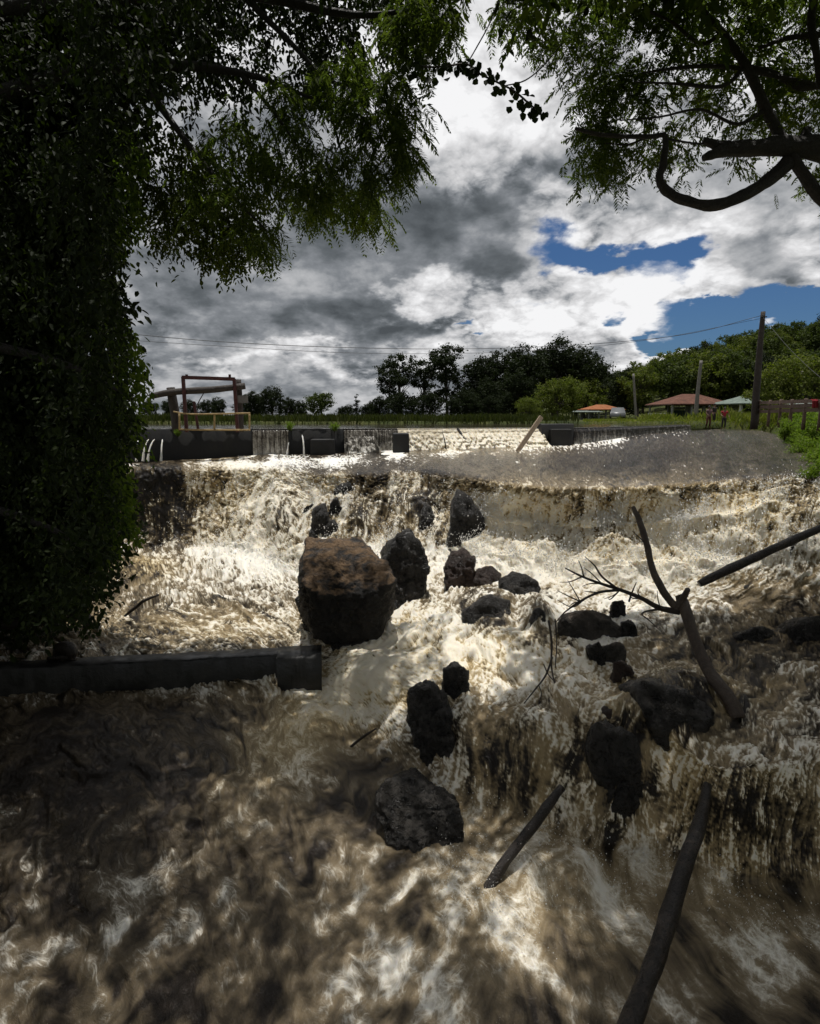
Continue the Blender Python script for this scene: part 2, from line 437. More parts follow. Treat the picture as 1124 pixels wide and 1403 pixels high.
# --- main flow direction
arrows = [(250, 610, .1, 1), (480, 640, -.2, 1), (700, 630, -.2, 1), (950, 610, -1, .8), (250, 700, 0, 1), (370, 700, -.5, 1), (520, 700, -.1, 1), (800, 710, 0, 1), (1000, 710, -.1, 1),
          (200, 800, -.5, .4), (330, 830, .9, .25), (250, 870, 1, .15), (600, 840, -.5, .8), (700, 860, -.6, .6), (800, 800, -1, .35), (950, 820, -1, .5), (1080, 900, -.9, .5), (480, 920, -.7, .7),
          (560, 900, -.8, .5), (650, 930, -.2, .8), (420, 1020, -1, .75), (300, 1130, -1, .8), (150, 1280, -1, .8), (60, 1000, 1, -.15), (200, 960, 1, .05), (100, 1130, .3, -.6), (250, 1000, .8, .2),
          (480, 1150, -.6, .8), (400, 1300, -.7, .9), (700, 1050, 0, 1), (850, 1080, -.1, 1), (1050, 1130, -.1, 1), (700, 1200, -.6, .6), (600, 1330, -.6, .8), (900, 1300, .6, .6), (1060, 1330, .8, .5), (850, 940, -.5, .8), (1000, 970, -.6, .7), (780, 1350, .1, .8)]
wx = wy = ws = 0
for (x, y, vx, vy) in arrows:
    q = 1 / (((PX - x) ** 2 + ((PY - y) * 1.15) ** 2) / 90 ** 2 + .08) ** 1.6
    m_ = math.hypot(vx, vy); wx = wx + q * vx / m_; wy = wy + q * vy / m_; ws = ws + q
wx, wy = wx / ws, wy / ws
mag = np.hypot(wx, wy) + .05; wx, wy = wx / mag, wy / mag
dxi = np.gradient(PX, axis=1); dyj = np.gradient(PY, axis=0)
VI, VJ = wx / dxi * 1.5, wy / np.maximum(dyj, .35) * 1.5
VJ = np.clip(VJ, -2.5, 2.5)

def samp(A, i, j):                          # bilinear, i = column, j = row
    i = np.clip(i, 0, NC - 1.001); j = np.clip(j, 0, NR - 1.001)
    i0 = i.astype(np.int32); j0 = j.astype(np.int32); fi = i - i0; fj = j - j0
    k = j0 * NC + i0; a = A.ravel()
    return (a[k] * (1 - fi) + a[k + 1] * fi) * (1 - fj) + (a[k + NC] * (1 - fi) + a[k + NC + 1] * fi) * fj
II, JJ = np.meshgrid(np.arange(NC, dtype=float), np.arange(NR, dtype=float))
def curl(fu, fv, seed, o=2):
    psi = fbm2(UU * fu, VV * fv, o, seed)
    vi, vj = np.gradient(psi, axis=0), -np.gradient(psi, axis=1)
    m_ = np.sqrt(np.mean(vi ** 2 + vj ** 2)); return vi / m_, vj / m_
_isf = sstep(.75, .35, np.abs((lambda n_: n_[..., 2] / (np.linalg.norm(n_, axis=2) + 1e-9))(np.cross(np.gradient(BASE, axis=1), np.gradient(BASE, axis=0)))))
_rowm = (sstep(40, 48, np.arange(NR)) * sstep(146, 128, np.arange(NR)))[:, None] * np.ones((1, NC))
CW = 1 - .72 * rsmooth(np.maximum(_isf, .95 * _rowm), 6)
c1i, c1j = curl(.8, .6, 3); c2i, c2j = curl(2.4, 1.8, 5)
c1i, c1j, c2i, c2j = c1i * CW, c1j * CW, c2i * CW, c2j * CW
pi_, pj_ = II.copy(), JJ.copy()
for k in range(16):
    vi = samp(VI, pi_, pj_) * .9 + 1.15 * samp(c1i, pi_, pj_) + .75 * samp(c2i, pi_, pj_)
    vj = samp(VJ, pi_, pj_) * .9 + 1.15 * samp(c1j, pi_, pj_) + .75 * samp(c2j, pi_, pj_)
    pi_ -= vi; pj_ -= vj
UW, VW = samp(UU, pi_, pj_), samp(VV, pi_, pj_)
# streak fields: noise smeared along the (swirling) flow
def lic(N, L, curlk=.5, step=1.0):
    acc = N.copy(); cnt = 1
    for sg in (1, -1):
        a, b = II.copy(), JJ.copy()
        for k in range(L):
            vi = samp(VI, a, b) + curlk * (samp(c1i, a, b) + .8 * samp(c2i, a, b)); vj = samp(VJ, a, b) + curlk * (samp(c1j, a, b) + .8 * samp(c2j, a, b))
            a += sg * vi * step; b += sg * vj * step; acc = acc + samp(N, a, b); cnt += 1
    return acc / cnt
W0 = RNG.normal(size=(NR, NC))
ST = lic(W0, 7, .7); ST /= ST.std()
W1 = rsmooth(rsmooth(RNG.normal(size=(NR, NC)), 4), 4, 1)
ST2 = lic(W1, 14, .8, 1.3); ST2 /= ST2.std()
SPK = rsmooth(rsmooth(RNG.normal(size=(NR, NC)), 1), 1, 1); SPK /= SPK.std()

# --- authored character of the water: foam cover, aerated tan body, rock showing through
fall = sstep(-6, 10, PY - at(pxs, {-260: 642, 190: 641, 360: 641, 440: 646, 520: 646, 570: 642, 640: 655, 700: 668, 800: 675, 900: 670, 1000: 660, 1384: 660})[None] + 11 * pn2(UU * .45, 0 * UU + .5, 121) + 5 * pn2(UU * 1.6, 0 * UU + .5, 122)) 
low = sstep(-10, 70, PY - at(pxs, {-260: 935, 360: 925, 440: 930, 520: 1000, 600: 1060, 700: 1090, 850: 1130, 1000: 1170, 1384: 1200})[None])
ford = 1 - fall
# --- relief
turb = np.clip(.35 + .65 * fall * (1 - low) - .1 * low, 0, 1) * (1 - .75 * ford)
N = np.cross(np.gradient(BASE, axis=1), np.gradient(BASE, axis=0)); N /= np.linalg.norm(N, axis=2)[..., None] + 1e-9
N *= -np.sign(N[..., 2:3] + 1e-9) * -1
flip = (N * (np.array([0, 0, CZ]) - BASE)).sum(2) < 0; N[flip] *= -1
big = fbm2(UW * .55, VW * .45, 3, 21); mid = fbm2(UW * 1.7, VW * 1.3, 3, 25); fin = rid2(UW * 5, VW * 3.6, 3, 29)
isfall = np.maximum(sstep(.55, .2, np.abs(N[..., 2])), .9 * _rowm)
h = turb * (.24 * big + .11 * mid) * (1 - .35 * isfall) + .010 * turb * (fin - .5) + .006 * turb * np.clip(ST, -2, 2)
h += .08 * rid2(UW * .9, VW * .7, 3, 31) * low * .8
_r = np.arange(NR)[:, None] * np.ones((1, NC))
tier = np.exp(-((_r - 90 - 10 * pn2(UU * .35, 0 * UU, 111)) / 9) ** 2) * sstep(620, 690, PX) * sstep(1090, 1000, PX)
h += .34 * tier * (.6 + .9 * np.abs(pn2(UU * .8, VV * .4, 113)))
h += _rowm * (.20 * np.abs(pn2(UW * 1.5, VW * 1.1, 115)) + .11 * np.abs(pn2(UW * 3.4, VW * 2.4, 116)) - .06) * (1 - .75 * sstep(300, 230, PX))
foot_ = np.exp(-((_r - 140) / 12) ** 2) * fall
h += foot_ * (.22 * np.abs(pn2(UW * 1.2, VW * 1.2, 117)) + .12 * np.abs(pn2(UW * 3, VW * 3, 118)))
h += ford * .015 * fbm2(UU * 3, VV * 2, 3, 35)
FO = .07 * ford + fall * (1 - low) * .52 + low * .20
FO = FO + .30 * blob(420, 632, 190, 10) + .38 * blob(330, 636, 130, 9) + .36 * blob(560, 624, 190, 8, -3) + .40 * blob(700, 613, 120, 7, -4) + .4 * blob(830, 604, 60, 7, -12) + .3 * blob(880, 594, 40, 4, -10) - .12 * blob(800, 640, 220, 14) - .04 * blob(1000, 610, 200, 30)
FO += -.40 * blob(205, 695, 55, 60, 0, 2) + .10 * blob(305, 690, 45, 60) + .42 * blob(370, 720, 45, 60, 25) + .25 * blob(420, 680, 60, 26) + .10 * blob(520, 690, 90, 50) + .28 * blob(690, 710, 80, 60) + .30 * blob(850, 725, 160, 55) + .22 * blob(960, 720, 110, 50) + .25 * blob(850, 775, 190, 22) + .3 * blob(660, 770, 90, 20)
FO += .14 * blob(330, 775, 100, 28, -10) + .0 * blob(280, 800, 120, 30) - .12 * blob(270, 850, 150, 40) - .02 * blob(250, 860, 190, 30) - .35 * blob(110, 800, 110, 40) - .32 * blob(60, 860, 90, 40)
FO -= .42 * sstep(.05, .35, pn2(UU * .8 + .3 * pn2(UU * 2, VV, 123), VV * .12, 124)) * sstep(86, 44, _r) * fall
FO += .22 * tier + .18 * foot_ + .16 * blob(560, 860, 90, 40) + .33 * blob(490, 930, 80, 50, -45) + .18 * blob(680, 900, 120, 40) + .15 * blob(800, 840, 200, 30) - .30 * blob(1070, 820, 90, 30) - .28 * blob(1060, 880, 120, 60) - .18 * blob(960, 900, 60, 40) - .15 * blob(1060, 960, 110, 60)
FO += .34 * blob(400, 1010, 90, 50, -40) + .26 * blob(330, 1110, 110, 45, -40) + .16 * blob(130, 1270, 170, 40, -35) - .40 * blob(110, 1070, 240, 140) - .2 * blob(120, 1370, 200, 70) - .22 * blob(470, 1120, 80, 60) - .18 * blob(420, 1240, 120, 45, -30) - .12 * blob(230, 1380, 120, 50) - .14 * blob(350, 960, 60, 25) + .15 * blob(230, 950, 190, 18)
FO += .30 * blob(760, 1200, 130, 60) + .22 * blob(640, 1270, 150, 70) + .16 * blob(930, 1290, 150, 60) + .2 * blob(1060, 1330, 90, 60) + .2 * blob(520, 1350, 90, 70) - .2 * blob(1080, 1240, 100, 40) - .05 * blob(760, 1330, 60, 50) + .15 * blob(500, 990, 60, 30) + .25 * blob(650, 1130, 40, 40)
FO += -.30 * blob(690, 1030, 70, 60) - .12 * blob(880, 1060, 60, 70) - .22 * blob(1060, 1120, 100, 70) - .2 * blob(850, 1040, 60, 60)
TN = .26 * fall * (1 - low) + .20 * low + .65 * blob(820, 690, 170, 34) + .55 * blob(690, 690, 60, 40) + .6 * blob(970, 700, 120, 40) + .45 * blob(300, 660, 60, 60) + .75 * blob(520, 920, 90, 60, -45) + .5 * blob(680, 900, 130, 40) + .5 * blob(400, 1000, 110, 60, -40) + .45 * blob(850, 780, 200, 25) + .7 * blob(195, 780, 45, 16) + .35 * blob(270, 860, 200, 30) + .5 * blob(450, 662, 30, 10, -20)
TN += .35 * blob(690, 1060, 90, 70) + .42 * blob(860, 1060, 110, 90) + .16 * blob(760, 1230, 260, 110) + .3 * blob(950, 950, 140, 60) + .12 * blob(330, 1080, 130, 90, -40) + .25 * blob(1060, 1150, 120, 90) + .55 * blob(640, 612, 110, 10)
RK = .85 * blob(215, 695, 60, 58, 0, 2) + .35 * blob(300, 700, 50, 50) + .75 * blob(395, 715, 20, 40, 10) + .35 * blob(520, 690, 100, 45) + .5 * blob(600, 690, 30, 40) + .8 * blob(496, 722, 16, 20) + .7 * blob(546, 730, 14, 14) + .7 * blob(583, 702, 13, 20) + .8 * blob(594, 738, 14, 22) + .5 * blob(560, 690, 50, 14) + .7 * blob(670, 838, 42, 28) + .8 * blob(737, 852, 20, 26) + .75 * blob(925, 962, 62, 34, 25) + .85 * blob(845, 1070, 48, 62) + .8 * blob(1015, 1115, 45, 55) + .55 * blob(690, 1050, 60, 55) + .6 * blob(1085, 1130, 40, 60) + .45 * blob(800, 700, 18, 26) + .35 * blob(1090, 700, 60, 35) + .4 * blob(760, 745, 24, 18) + .5 * blob(840, 740, 34, 20) + .45 * blob(960, 730, 40, 12) + .35 * blob(480, 960, 30, 20) + .3 * blob(580, 1000, 30, 40)
RK = np.clip(RK, 0, 1); TN = np.clip(TN, 0, 1)

bumps = [(496, 722, 17, 22, .4), (546, 730, 14, 14, .3), (583, 702, 13, 22, .35), (594, 740, 14, 22, .35), (668, 835, 44, 26, .38), (738, 850, 22, 28, .40), (925, 962, 66, 38, .38), (845, 1050, 52, 70, .28), (1015, 1105, 48, 56, .20), (692, 1040, 66, 60, .10), (390, 700, 22, 46, .35), (350, 720, 30, 40, .2), (800, 705, 22, 30, .28), (745, 745, 24, 18, .22),
         (835, 742, 36, 22, .25), (640, 715, 40, 40, .35), (550, 690, 30, 20, .2), (700, 700, 26, 24, .15), (905, 700, 40, 24, .15), (1085, 705, 60, 40, .35), (1000, 740, 40, 16, .2), (195, 778, 40, 14, .2), (320, 770, 50, 22, .2), (430, 1000, 40, 26, .16), (340, 1090, 60, 30, .15), (490, 925, 50, 30, .18), (620, 1100, 30, 20, .1), (760, 1190, 70, 36, .14), (640, 1000, 20, 60, .1)]
hb = 0
for (x, y, rx, ry, am) in bumps: hb = hb + am * blob(x, y, rx, ry, 0, 1.3)
POS = BASE + N * h[..., None] + hb[..., None] * (N * .55 + np.array([0, -.15, .45]))

sharp = fall * (1 - low); TN = np.clip(TN + .35 * sharp * isfall, 0, 1)
# --- foam mask: lace, threads and clots carried by the swirling flow
sharp = fall * (1 - low)                    # fast shutter lace on the falls, softer veils in the lower pool
bub = rid2(UW * 4.6 + .4 * fin, VW * 3.4, 4, 41)                     # cell walls
bub2 = rid2(UW * 13, VW * 9.5, 3, 45)
fine_k = np.clip(PD / 14, .35, 1.2)
VEIL = lic(rid2(UW * 1.5, VW * 1.15, 4, 63) + .9 * fbm2(UW * 2.6, VW * 1.9, 3, 67), 12, .55, 1.6); VEIL = (VEIL - VEIL.mean()) / VEIL.std()
cl1 = fbm2(UW * 1.1, VW * .9, 3, 51); cl2 = fbm2(UW * 4.2, VW * 3, 3, 55)
lace = .22 * (bub - .62) + .30 * (bub2 - .62) + .085 * ST + .075 * SPK + .03 * ST2
strand = .12 * ST + .13 * ST2 + .35 * cl2
pool = .34 * cl1 + .16 * VEIL + .22 * (rid2(UW * 2.4, VW * 1.8, 4, 47) - .66) + .06 * ST2 + .03 * ST
fallm = sharp * isfall
f = FO - .42 + sharp * (.40 * cl1 + 1.9 * lace * (.55 + .45 * isfall) + .45 * strand * fallm + .2 * mid + .25 * cl2 + .04 * isfall) + low * (1 - ford) * 1.1 * pool + ford * (.12 * ST + .02 * SPK + .24 * cl2 + .12 * ST2 - .02 + (.6 * (bub2 - .62) + .45 * (bub - .62)) * sstep(.18, .4, FO))
f -= RK * .55 * (1 - .8 * sstep(.3, 1.4, ST * .6 + 2.2 * cl2 + .5 * ST2))
f -= (hb > .1) * 0
FOAM = np.where(low > .5, sstep(-.22, .42, f), sstep(-.14, .24, f))
thr = lambda n_, k: np.clip(1 - np.abs(n_) * k, 0, 1) ** 2
TH = np.maximum(thr(pn2(UW * 1.7, VW * 1.3, 101) + .35 * pn2(UW * 5, VW * 4, 103), 3.2), .8 * thr(pn2(UW * 3.6, VW * 2.8, 105) + .35 * pn2(UW * 9, VW * 7, 106), 3.0))
TH = np.maximum(TH, .6 * thr(pn2(UW * 8, VW * 6, 107), 2.2))
FOAM = low * (.66 * sstep(-.55, .75, f) + .44 * TH * sstep(-.60, .25, f) * (.45 + .55 * sstep(-.6, .6, cl1 + .5 * cl2))) + (1 - low) * sstep(-.30, .40, f)
basin = sharp * (1 - isfall)
f = f + basin * (.22 * VEIL + .10 * ST2 - .02) 
AER = sstep(-.72 - .15 * low, .10, f + .2 * cl1) * (1 - .78 * blob(90, 1110, 330, 230))  # lower left pool darkened: the tree shade there is put into the colour
POS = POS + N * (FOAM * .012 * turb * np.clip(PD / 12, .4, 1.3))[..., None]

# --- water material
wm, t, b = material('river_water')
fo, tn, rk = t.attr('foam'), t.attr('tan'), t.attr('rock')
fl = t.attr('flow', 'Vector')
v1 = t.vec('MULTIPLY', fl, (1, .55, 1))
cp = t.attr('crisp')
nA = t.noise(v1, 24, 5, .65, .6); nB = t.noise(v1, 70, 3, .6, .4)
f2 = t.math('ADD', fo, t.math('MULTIPLY', t.math('SUBTRACT', nA, .5), t.math('MULTIPLY', t.math('SUBTRACT', 1.25, fo), t.math('MULTIPLY', cp, .6))))
f2 = t.math('ADD', f2, t.math('MULTIPLY', t.math('SUBTRACT', nB, .5), t.math('MULTIPLY', cp, .32)))
wv = t.vec('ADD', fl, t.vec('MULTIPLY', t.vec('SUBTRACT', t.noise(fl, 5, 4, .6, color=True), (.5, .5, .5)), (.30, .42, 0)))
def webs(scale, w):
    v = t.new('ShaderNodeTexVoronoi', feature='DISTANCE_TO_EDGE', voronoi_dimensions='2D'); t.put(v.inputs['Vector'], t.vec('MULTIPLY', wv, (1, .62, 1))); v.inputs['Scale'].default_value = scale
    return t.mr(v.outputs['Distance'], 0, w, 1, 0)
web = t.math('ADD', t.math('MULTIPLY', webs(6.5, .17), .55), t.math('MULTIPLY', webs(15, .2), .55))
ws_ = t.math('MULTIPLY', t.math('MULTIPLY', fo, t.math('SUBTRACT', 1.2, fo)), t.math('MULTIPLY', cp, 1.7))
f2 = t.math('ADD', f2, t.math('MULTIPLY', t.math('SUBTRACT', web, .42), ws_))
f3 = t.mr(f2, .10, .98)
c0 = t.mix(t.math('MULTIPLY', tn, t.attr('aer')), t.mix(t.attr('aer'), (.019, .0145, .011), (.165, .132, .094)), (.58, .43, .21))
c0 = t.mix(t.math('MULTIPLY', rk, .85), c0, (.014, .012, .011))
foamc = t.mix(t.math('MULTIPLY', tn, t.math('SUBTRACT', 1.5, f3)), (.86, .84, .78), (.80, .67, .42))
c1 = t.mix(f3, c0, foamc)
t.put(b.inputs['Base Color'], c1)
t.put(b.inputs['Roughness'], t.mr(f3, .1, .7, .16, .6))
b.inputs['IOR'].default_value = 1.33
t.put(b.inputs['Specular IOR Level'], t.mr(f3, 0, .8, .5, .2))
rip = t.noise(t.vec('MULTIPLY', fl, (1, .7, 1)), 7, 5, .6, .8)
hh = t.math('ADD', t.math('MULTIPLY', rip, 1.0), t.math('MULTIPLY', nA, .55)); hh = t.math('ADD', hh, t.math('MULTIPLY', nB, .3)); hh = t.math('ADD', hh, t.math('MULTIPLY', f3, .5))
bp = t.bump(hh, .75, .05); t.put(bp.node.inputs['Strength'], t.mr(f3, .05, .7, .75, .22)); t.put(b.inputs['Normal'], bp)
t.put(b.inputs['Subsurface Weight'], t.mr(f3, .2, .9, 0, .55)); b.inputs['Subsurface Radius'].default_value = (1., .85, .6); b.inputs['Subsurface Scale'].default_value = .05
M_WATER = wm

i = np.arange(NR - 1)[:, None] * NC; j = np.arange(NC - 1)[None]
Q = np.stack([i + j, i + NC + j, i + NC + j + 1, i + j + 1], -1).reshape(-1, 4)
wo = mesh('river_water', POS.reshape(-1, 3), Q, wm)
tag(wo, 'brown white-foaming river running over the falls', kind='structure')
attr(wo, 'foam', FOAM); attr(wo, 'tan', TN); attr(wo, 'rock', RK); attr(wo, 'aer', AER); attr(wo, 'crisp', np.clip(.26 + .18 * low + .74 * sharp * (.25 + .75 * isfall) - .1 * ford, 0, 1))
attr(wo, 'flow', np.stack([UW * .6 + UU * .4, VW * .6 + VV * .4, 0 * UU], -1), 'FLOAT_VECTOR')

# thrown drops above the falls and plunge lines
rg = np.random.default_rng(77)
pr = (_rowm * .9 * FOAM * sharp + 1.1 * foot_ * FOAM + .5 * tier * FOAM + .25 * low * FOAM * sstep(1350, 1150, PY) * sstep(560, 640, PX)) * sstep(-60, 120, PX) * (PX < 1240)
pr = pr * (.25 + sstep(-.1, .5, cl1)) / np.maximum(PD, 5) ** .6
pr = pr.ravel() / pr.sum(); n = 34000
k = rg.choice(pr.size, n, p=pr); p0 = POS.reshape(-1, 3)[k]; nn = N.reshape(-1, 3)[k]
up_ = rg.exponential(.055, n) * np.where(rg.random(n) < .15, 2.6, 1)
c = p0 + nn * up_[:, None] + np.array([0, -.2, .6]) * up_[:, None] + rg.normal(size=(n, 3)) * .03
r = rg.uniform(.004, .011, n) * (1 + (rg.random(n) < .12) * .8) * np.clip(proj(c)[2] / 12, .5, 1.3)
oct_ = np.array([[1, 0, 0], [-1, 0, 0], [0, 1, 0], [0, -1, 0], [0, 0, 1], [0, 0, -1]], float)
st = rg.uniform(.7, 2.2, n); V = c[:, None] + oct_[None] * r[:, None, None] * np.stack([np.ones(n), np.ones(n), st], 1)[:, None]
F3 = (np.arange(n)[:, None, None] * 6 + np.array([[0, 2, 4], [2, 1, 4], [1, 3, 4], [3, 0, 4], [2, 0, 5], [1, 2, 5], [3, 1, 5], [0, 3, 5]])[None]).reshape(-1, 3)
M_DROP = simple('white_spray', [(.78, .77, .73), (.85, .84, .81)], 3, .35, .0, .01)
tag(mesh('spray', V.reshape(-1, 3), F3, M_DROP), 'white drops of spray thrown up along the falls', 'spray', kind='stuff')

def water_at(px, py):                       # the built surface at a photo position
    k = np.argmin((PX - px) ** 2 + (PY - py) ** 2); return POS.reshape(-1, 3)[k]
# ------------------------------------------------------------------ rocks
def rockmat(name, dark, mid, light, top=None, rough=(.22, .6)):
    m, t, b = material(name)
    co = t.new('ShaderNodeTexCoord').outputs['Object']
    n = t.noise(co, 2.6, 9, .68, .4); n2 = t.noise(co, 17, 8, .7)
    mu = t.new('ShaderNodeTexVoronoi', feature='DISTANCE_TO_EDGE'); t.put(mu.inputs['Vector'], t.vec('ADD', co, t.vec('SCALE', t.noise(co, 3, 4, .6, color=True), None))); mu.inputs['Scale'].default_value = 2.2
    c = t.ramp(t.math('ADD', t.math('MULTIPLY', n, .7), t.math('MULTIPLY', n2, .3)), [(.34, dark), (.5, mid), (.68, light)])
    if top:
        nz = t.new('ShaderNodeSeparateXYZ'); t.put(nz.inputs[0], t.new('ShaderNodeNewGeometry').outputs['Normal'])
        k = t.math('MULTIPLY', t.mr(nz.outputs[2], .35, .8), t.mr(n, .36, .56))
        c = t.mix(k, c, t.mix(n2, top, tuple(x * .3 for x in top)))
    t.put(b.inputs['Base Color'], c)
    t.put(b.inputs['Roughness'], t.mr(t.math('ADD', t.math('MULTIPLY', n2, .6), t.math('MULTIPLY', n, .4)), .35, .62, rough[0], rough[1]))
    hgt = t.math('ADD', t.math('MULTIPLY', n, .9), t.math('MULTIPLY', n2, .5)); hgt = t.math('ADD', hgt, t.math('MULTIPLY', t.mr(mu.outputs['Distance'], 0, .05), .25))
    t.put(b.inputs['Normal'], t.bump(hgt, 1.0, .12))
    b.inputs['Specular IOR Level'].default_value = .45
    return m
M_ROCK = rockmat('wet_basalt', (.007, .0065, .006), (.018, .0165, .0155), (.06, .054, .048), (.075, .066, .056), (.16, .5))  # paler upward faces: dry tops, with sunlight on them put into the colour
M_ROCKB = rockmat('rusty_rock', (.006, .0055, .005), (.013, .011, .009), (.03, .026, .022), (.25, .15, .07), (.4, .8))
M_ROCKR = rockmat('red_brown_rock', (.018, .012, .010), (.045, .028, .022), (.09, .06, .048), None, (.25, .6))
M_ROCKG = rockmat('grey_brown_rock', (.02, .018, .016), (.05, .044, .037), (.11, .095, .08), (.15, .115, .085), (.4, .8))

def rock(name, pts, mat, label, sub=5, amp=.05, seed=0, sharp=34, group=None, fr=1.0, chips=8):
    pts = np.asarray(pts, float); c = pts.mean(0)
    bm = bmesh.new(); vs = [bm.verts.new(p - c) for p in pts]
    bmesh.ops.convex_hull(bm, input=vs); bm.normal_update()
    nr = np.array([f.normal for f in bm.faces]); d = np.array([f.normal.dot(f.verts[0].co) for f in bm.faces]); bm.free()
    nr[d < 0] *= -1; d = np.maximum(np.abs(d), .02)
    rg = np.random.default_rng(seed + 400); ex = rg.normal(size=(chips, 3)); ex[:, 2] = np.abs(ex[:, 2]) * .8; ex[:, 1] -= .4; ex /= np.linalg.norm(ex, axis=1)[:, None]   # chips broken off
    if chips: sup = ((pts - c) @ ex.T).max(0); nr = np.vstack([nr, ex]); d = np.concatenate([d, sup * rg.uniform(.70, .96, chips)])
    bm = bmesh.new(); bmesh.ops.create_icosphere(bm, subdivisions=sub, radius=1)
    V = np.array([v.co for v in bm.verts]); Fc = np.array([[v.index for v in f.verts] for f in bm.faces]); bm.free()
    size = np.ptp(pts, axis=0).max()
    V2 = V + .035 * np.column_stack([pn3(V * 1.6 + seed * 7.1, 1), pn3(V * 1.6 + seed * 7.1, 2), pn3(V * 1.6 + seed * 7.1, 3)])
    V2 /= np.linalg.norm(V2, axis=1)[:, None]
    k = np.maximum(V2 @ nr.T, 1e-3) / d
    r = (k ** sharp).sum(1) ** (-1 / sharp)
    Q = V2 * r[:, None]
    s = 1 / size
    q = Q * s * fr
    dis = fbm3(q * 2.6 + seed * 5.7, 7, 3, .68) * 2.8 - .5 * np.abs(fbm3(q * np.array([5, 5, 9]) + seed * 2.3, 4, 9, .6)) * 1.6
    crack = np.abs(pn3(q * 2.3 + seed * 3.3, 6)); dis -= .8 * np.exp(-(crack / .035) ** 2) * .45
    Q = Q + V2 * (dis * amp * size)[:, None]
    base = c.copy(); base[2] = pts[:, 2].min()
    pc = pts - c; lo_, hi_ = Q.min(0), Q.max(0); sc_ = np.clip(np.ptp(pc, axis=0) / (hi_ - lo_), .8, 1.7)
    Q = (Q - (lo_ + hi_) / 2) * sc_ + (pc.min(0) + pc.max(0)) / 2
    o = mesh(name, Q + c, Fc, mat, origin=base)
    tag(o, label, 'rock', group)
    return o

def px_rock(label, poly, D, depth, mat=None, back=.25, sink=.35, **kw):
    """a rock whose front outline passes through photo positions at distance D and which is as deep as it is wide"""
    mat = mat or M_ROCK
    lowp = max(poly, key=lambda q: q[1]); D = water_at(lowp[0], min(lowp[1], 1400))[1] - lowp[2] + .05
    pts = [P(x, y, D + dd) for (x, y, dd) in poly]
    lo = sorted(poly, key=lambda q: -q[1])[:3]
    c = np.mean(pts, 0)
    ext = []
    for p in pts:                            # back side: the same outline shrunk and pushed away
        ext.append(c + (p - c) * np.array([.8, 1, .8]) + np.array([0, depth, -.45 * depth]))
    for (x, y, dd) in lo: ext.append(P(x, y, D + dd) + np.array([0, 0, -sink])); ext.append(P(x, y, D + dd) + np.array([0, depth, -sink]))
    return rock('rock', pts + ext, mat, label, **kw)

# the big slab and its neighbours
A = [P(417, 735, 13.0), P(492, 737, 13.1), P(540, 776, 11.9), P(541, 800, 11.5), P(500, 815, 11.3), P(428, 816, 11.25), P(416, 800, 11.5), P(412, 770, 12.4), P(432, 872, 11.6), P(448, 886, 11.5), P(526, 872, 11.6), P(545, 840, 11.9), P(415, 850, 12.2), P(420, 850, 13.4), P(520, 850, 13.4)]
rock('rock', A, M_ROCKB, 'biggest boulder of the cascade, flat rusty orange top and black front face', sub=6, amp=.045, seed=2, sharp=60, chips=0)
px_rock('pointed grey boulder leaning against the right side of the rusty boulder', [(561, 724, .2), (545, 735, 0), (519, 750, .2), (524, 790, -.2), (548, 832, -.2), (583, 818, 0), (590, 765, .2), (578, 742, .2)], 12.5, 1.1, amp=.06, seed=3, sub=5, sharp=50, chips=3)
px_rock('narrow black slab along the left flank of the rusty boulder', [(407, 772, .1), (420, 785, -.1), (433, 815, -.2), (437, 850, -.3), (424, 842, -.1), (409, 808, .1)], 12.0, .5, amp=.05, seed=4)
px_rock('tall triangular dark rock splitting the main fall, water down its right side', [(622, 671, .1), (611, 748, 0), (640, 757, -.2), (682, 755, 0), (662, 712, .1), (640, 686, .1)], 15.75, .9, amp=.06, seed=5, sub=5, sharp=50, chips=2)
px_rock('reddish brown wet rock between the pointed grey boulder and the long black rock', [(617, 757, .1), (640, 752, .1), (656, 772, 0), (652, 800, -.1), (628, 812, -.1), (608, 800, 0), (608, 776, .1)], 12.9, .7, M_ROCKR, amp=.07, seed=6)
px_rock('low brown rock wedged against the left end of the long black rock', [(653, 780, .1), (672, 776, .1), (690, 786, 0), (688, 806, -.1), (660, 808, -.1), (648, 797, 0)], 12.9, .6, M_ROCKR, amp=.06, seed=7)
px_rock('long black flat-topped rock lying on the bright foam below the main fall', [(686, 790, .1), (702, 783, .1), (725, 787, .1), (744, 806, 0), (736, 819, -.1), (706, 816, -.15), (684, 806, -.1)], 12.6, .7, amp=.055, seed=8, sharp=34)
px_rock('wide flat brown-topped slab under the thin branches of the driftwood tree', [(767, 848, 0), (782, 838, .1), (820, 836, .2), (846, 842, .1), (858, 858, 0), (848, 874, -.1), (800, 880, -.2), (774, 868, -.1)], 10.6, .8, M_ROCKG, amp=.06, seed=9, sub=5, sharp=34)
px_rock('small round dark rock perched on the back of the flat brown-topped slab', [(840, 824, 0), (856, 823, 0), (861, 838, 0), (850, 848, 0), (837, 842, 0)], 10.7, .25, amp=.08, seed=10, sink=.1)
px_rock('dark knob of rock at the right end of the flat brown-topped slab', [(853, 856, 0), (868, 852, 0), (876, 862, 0), (868, 874, 0), (852, 872, 0)], 10.5, .3, amp=.06, seed=11)
px_rock('pale grey topped stone just below the flat brown-topped slab', [(827, 886, 0), (845, 880, .05), (861, 886, 0), (858, 902, -.05), (836, 908, -.05)], 9.95, .3, M_ROCKG, amp=.05, seed=12)
px_rock('jagged black stone to the left of the pale grey topped stone', [(806, 890, 0), (822, 881, 0), (834, 894, 0), (830, 912, 0), (808, 912, 0)], 10.0, .3, amp=.09, seed=13)
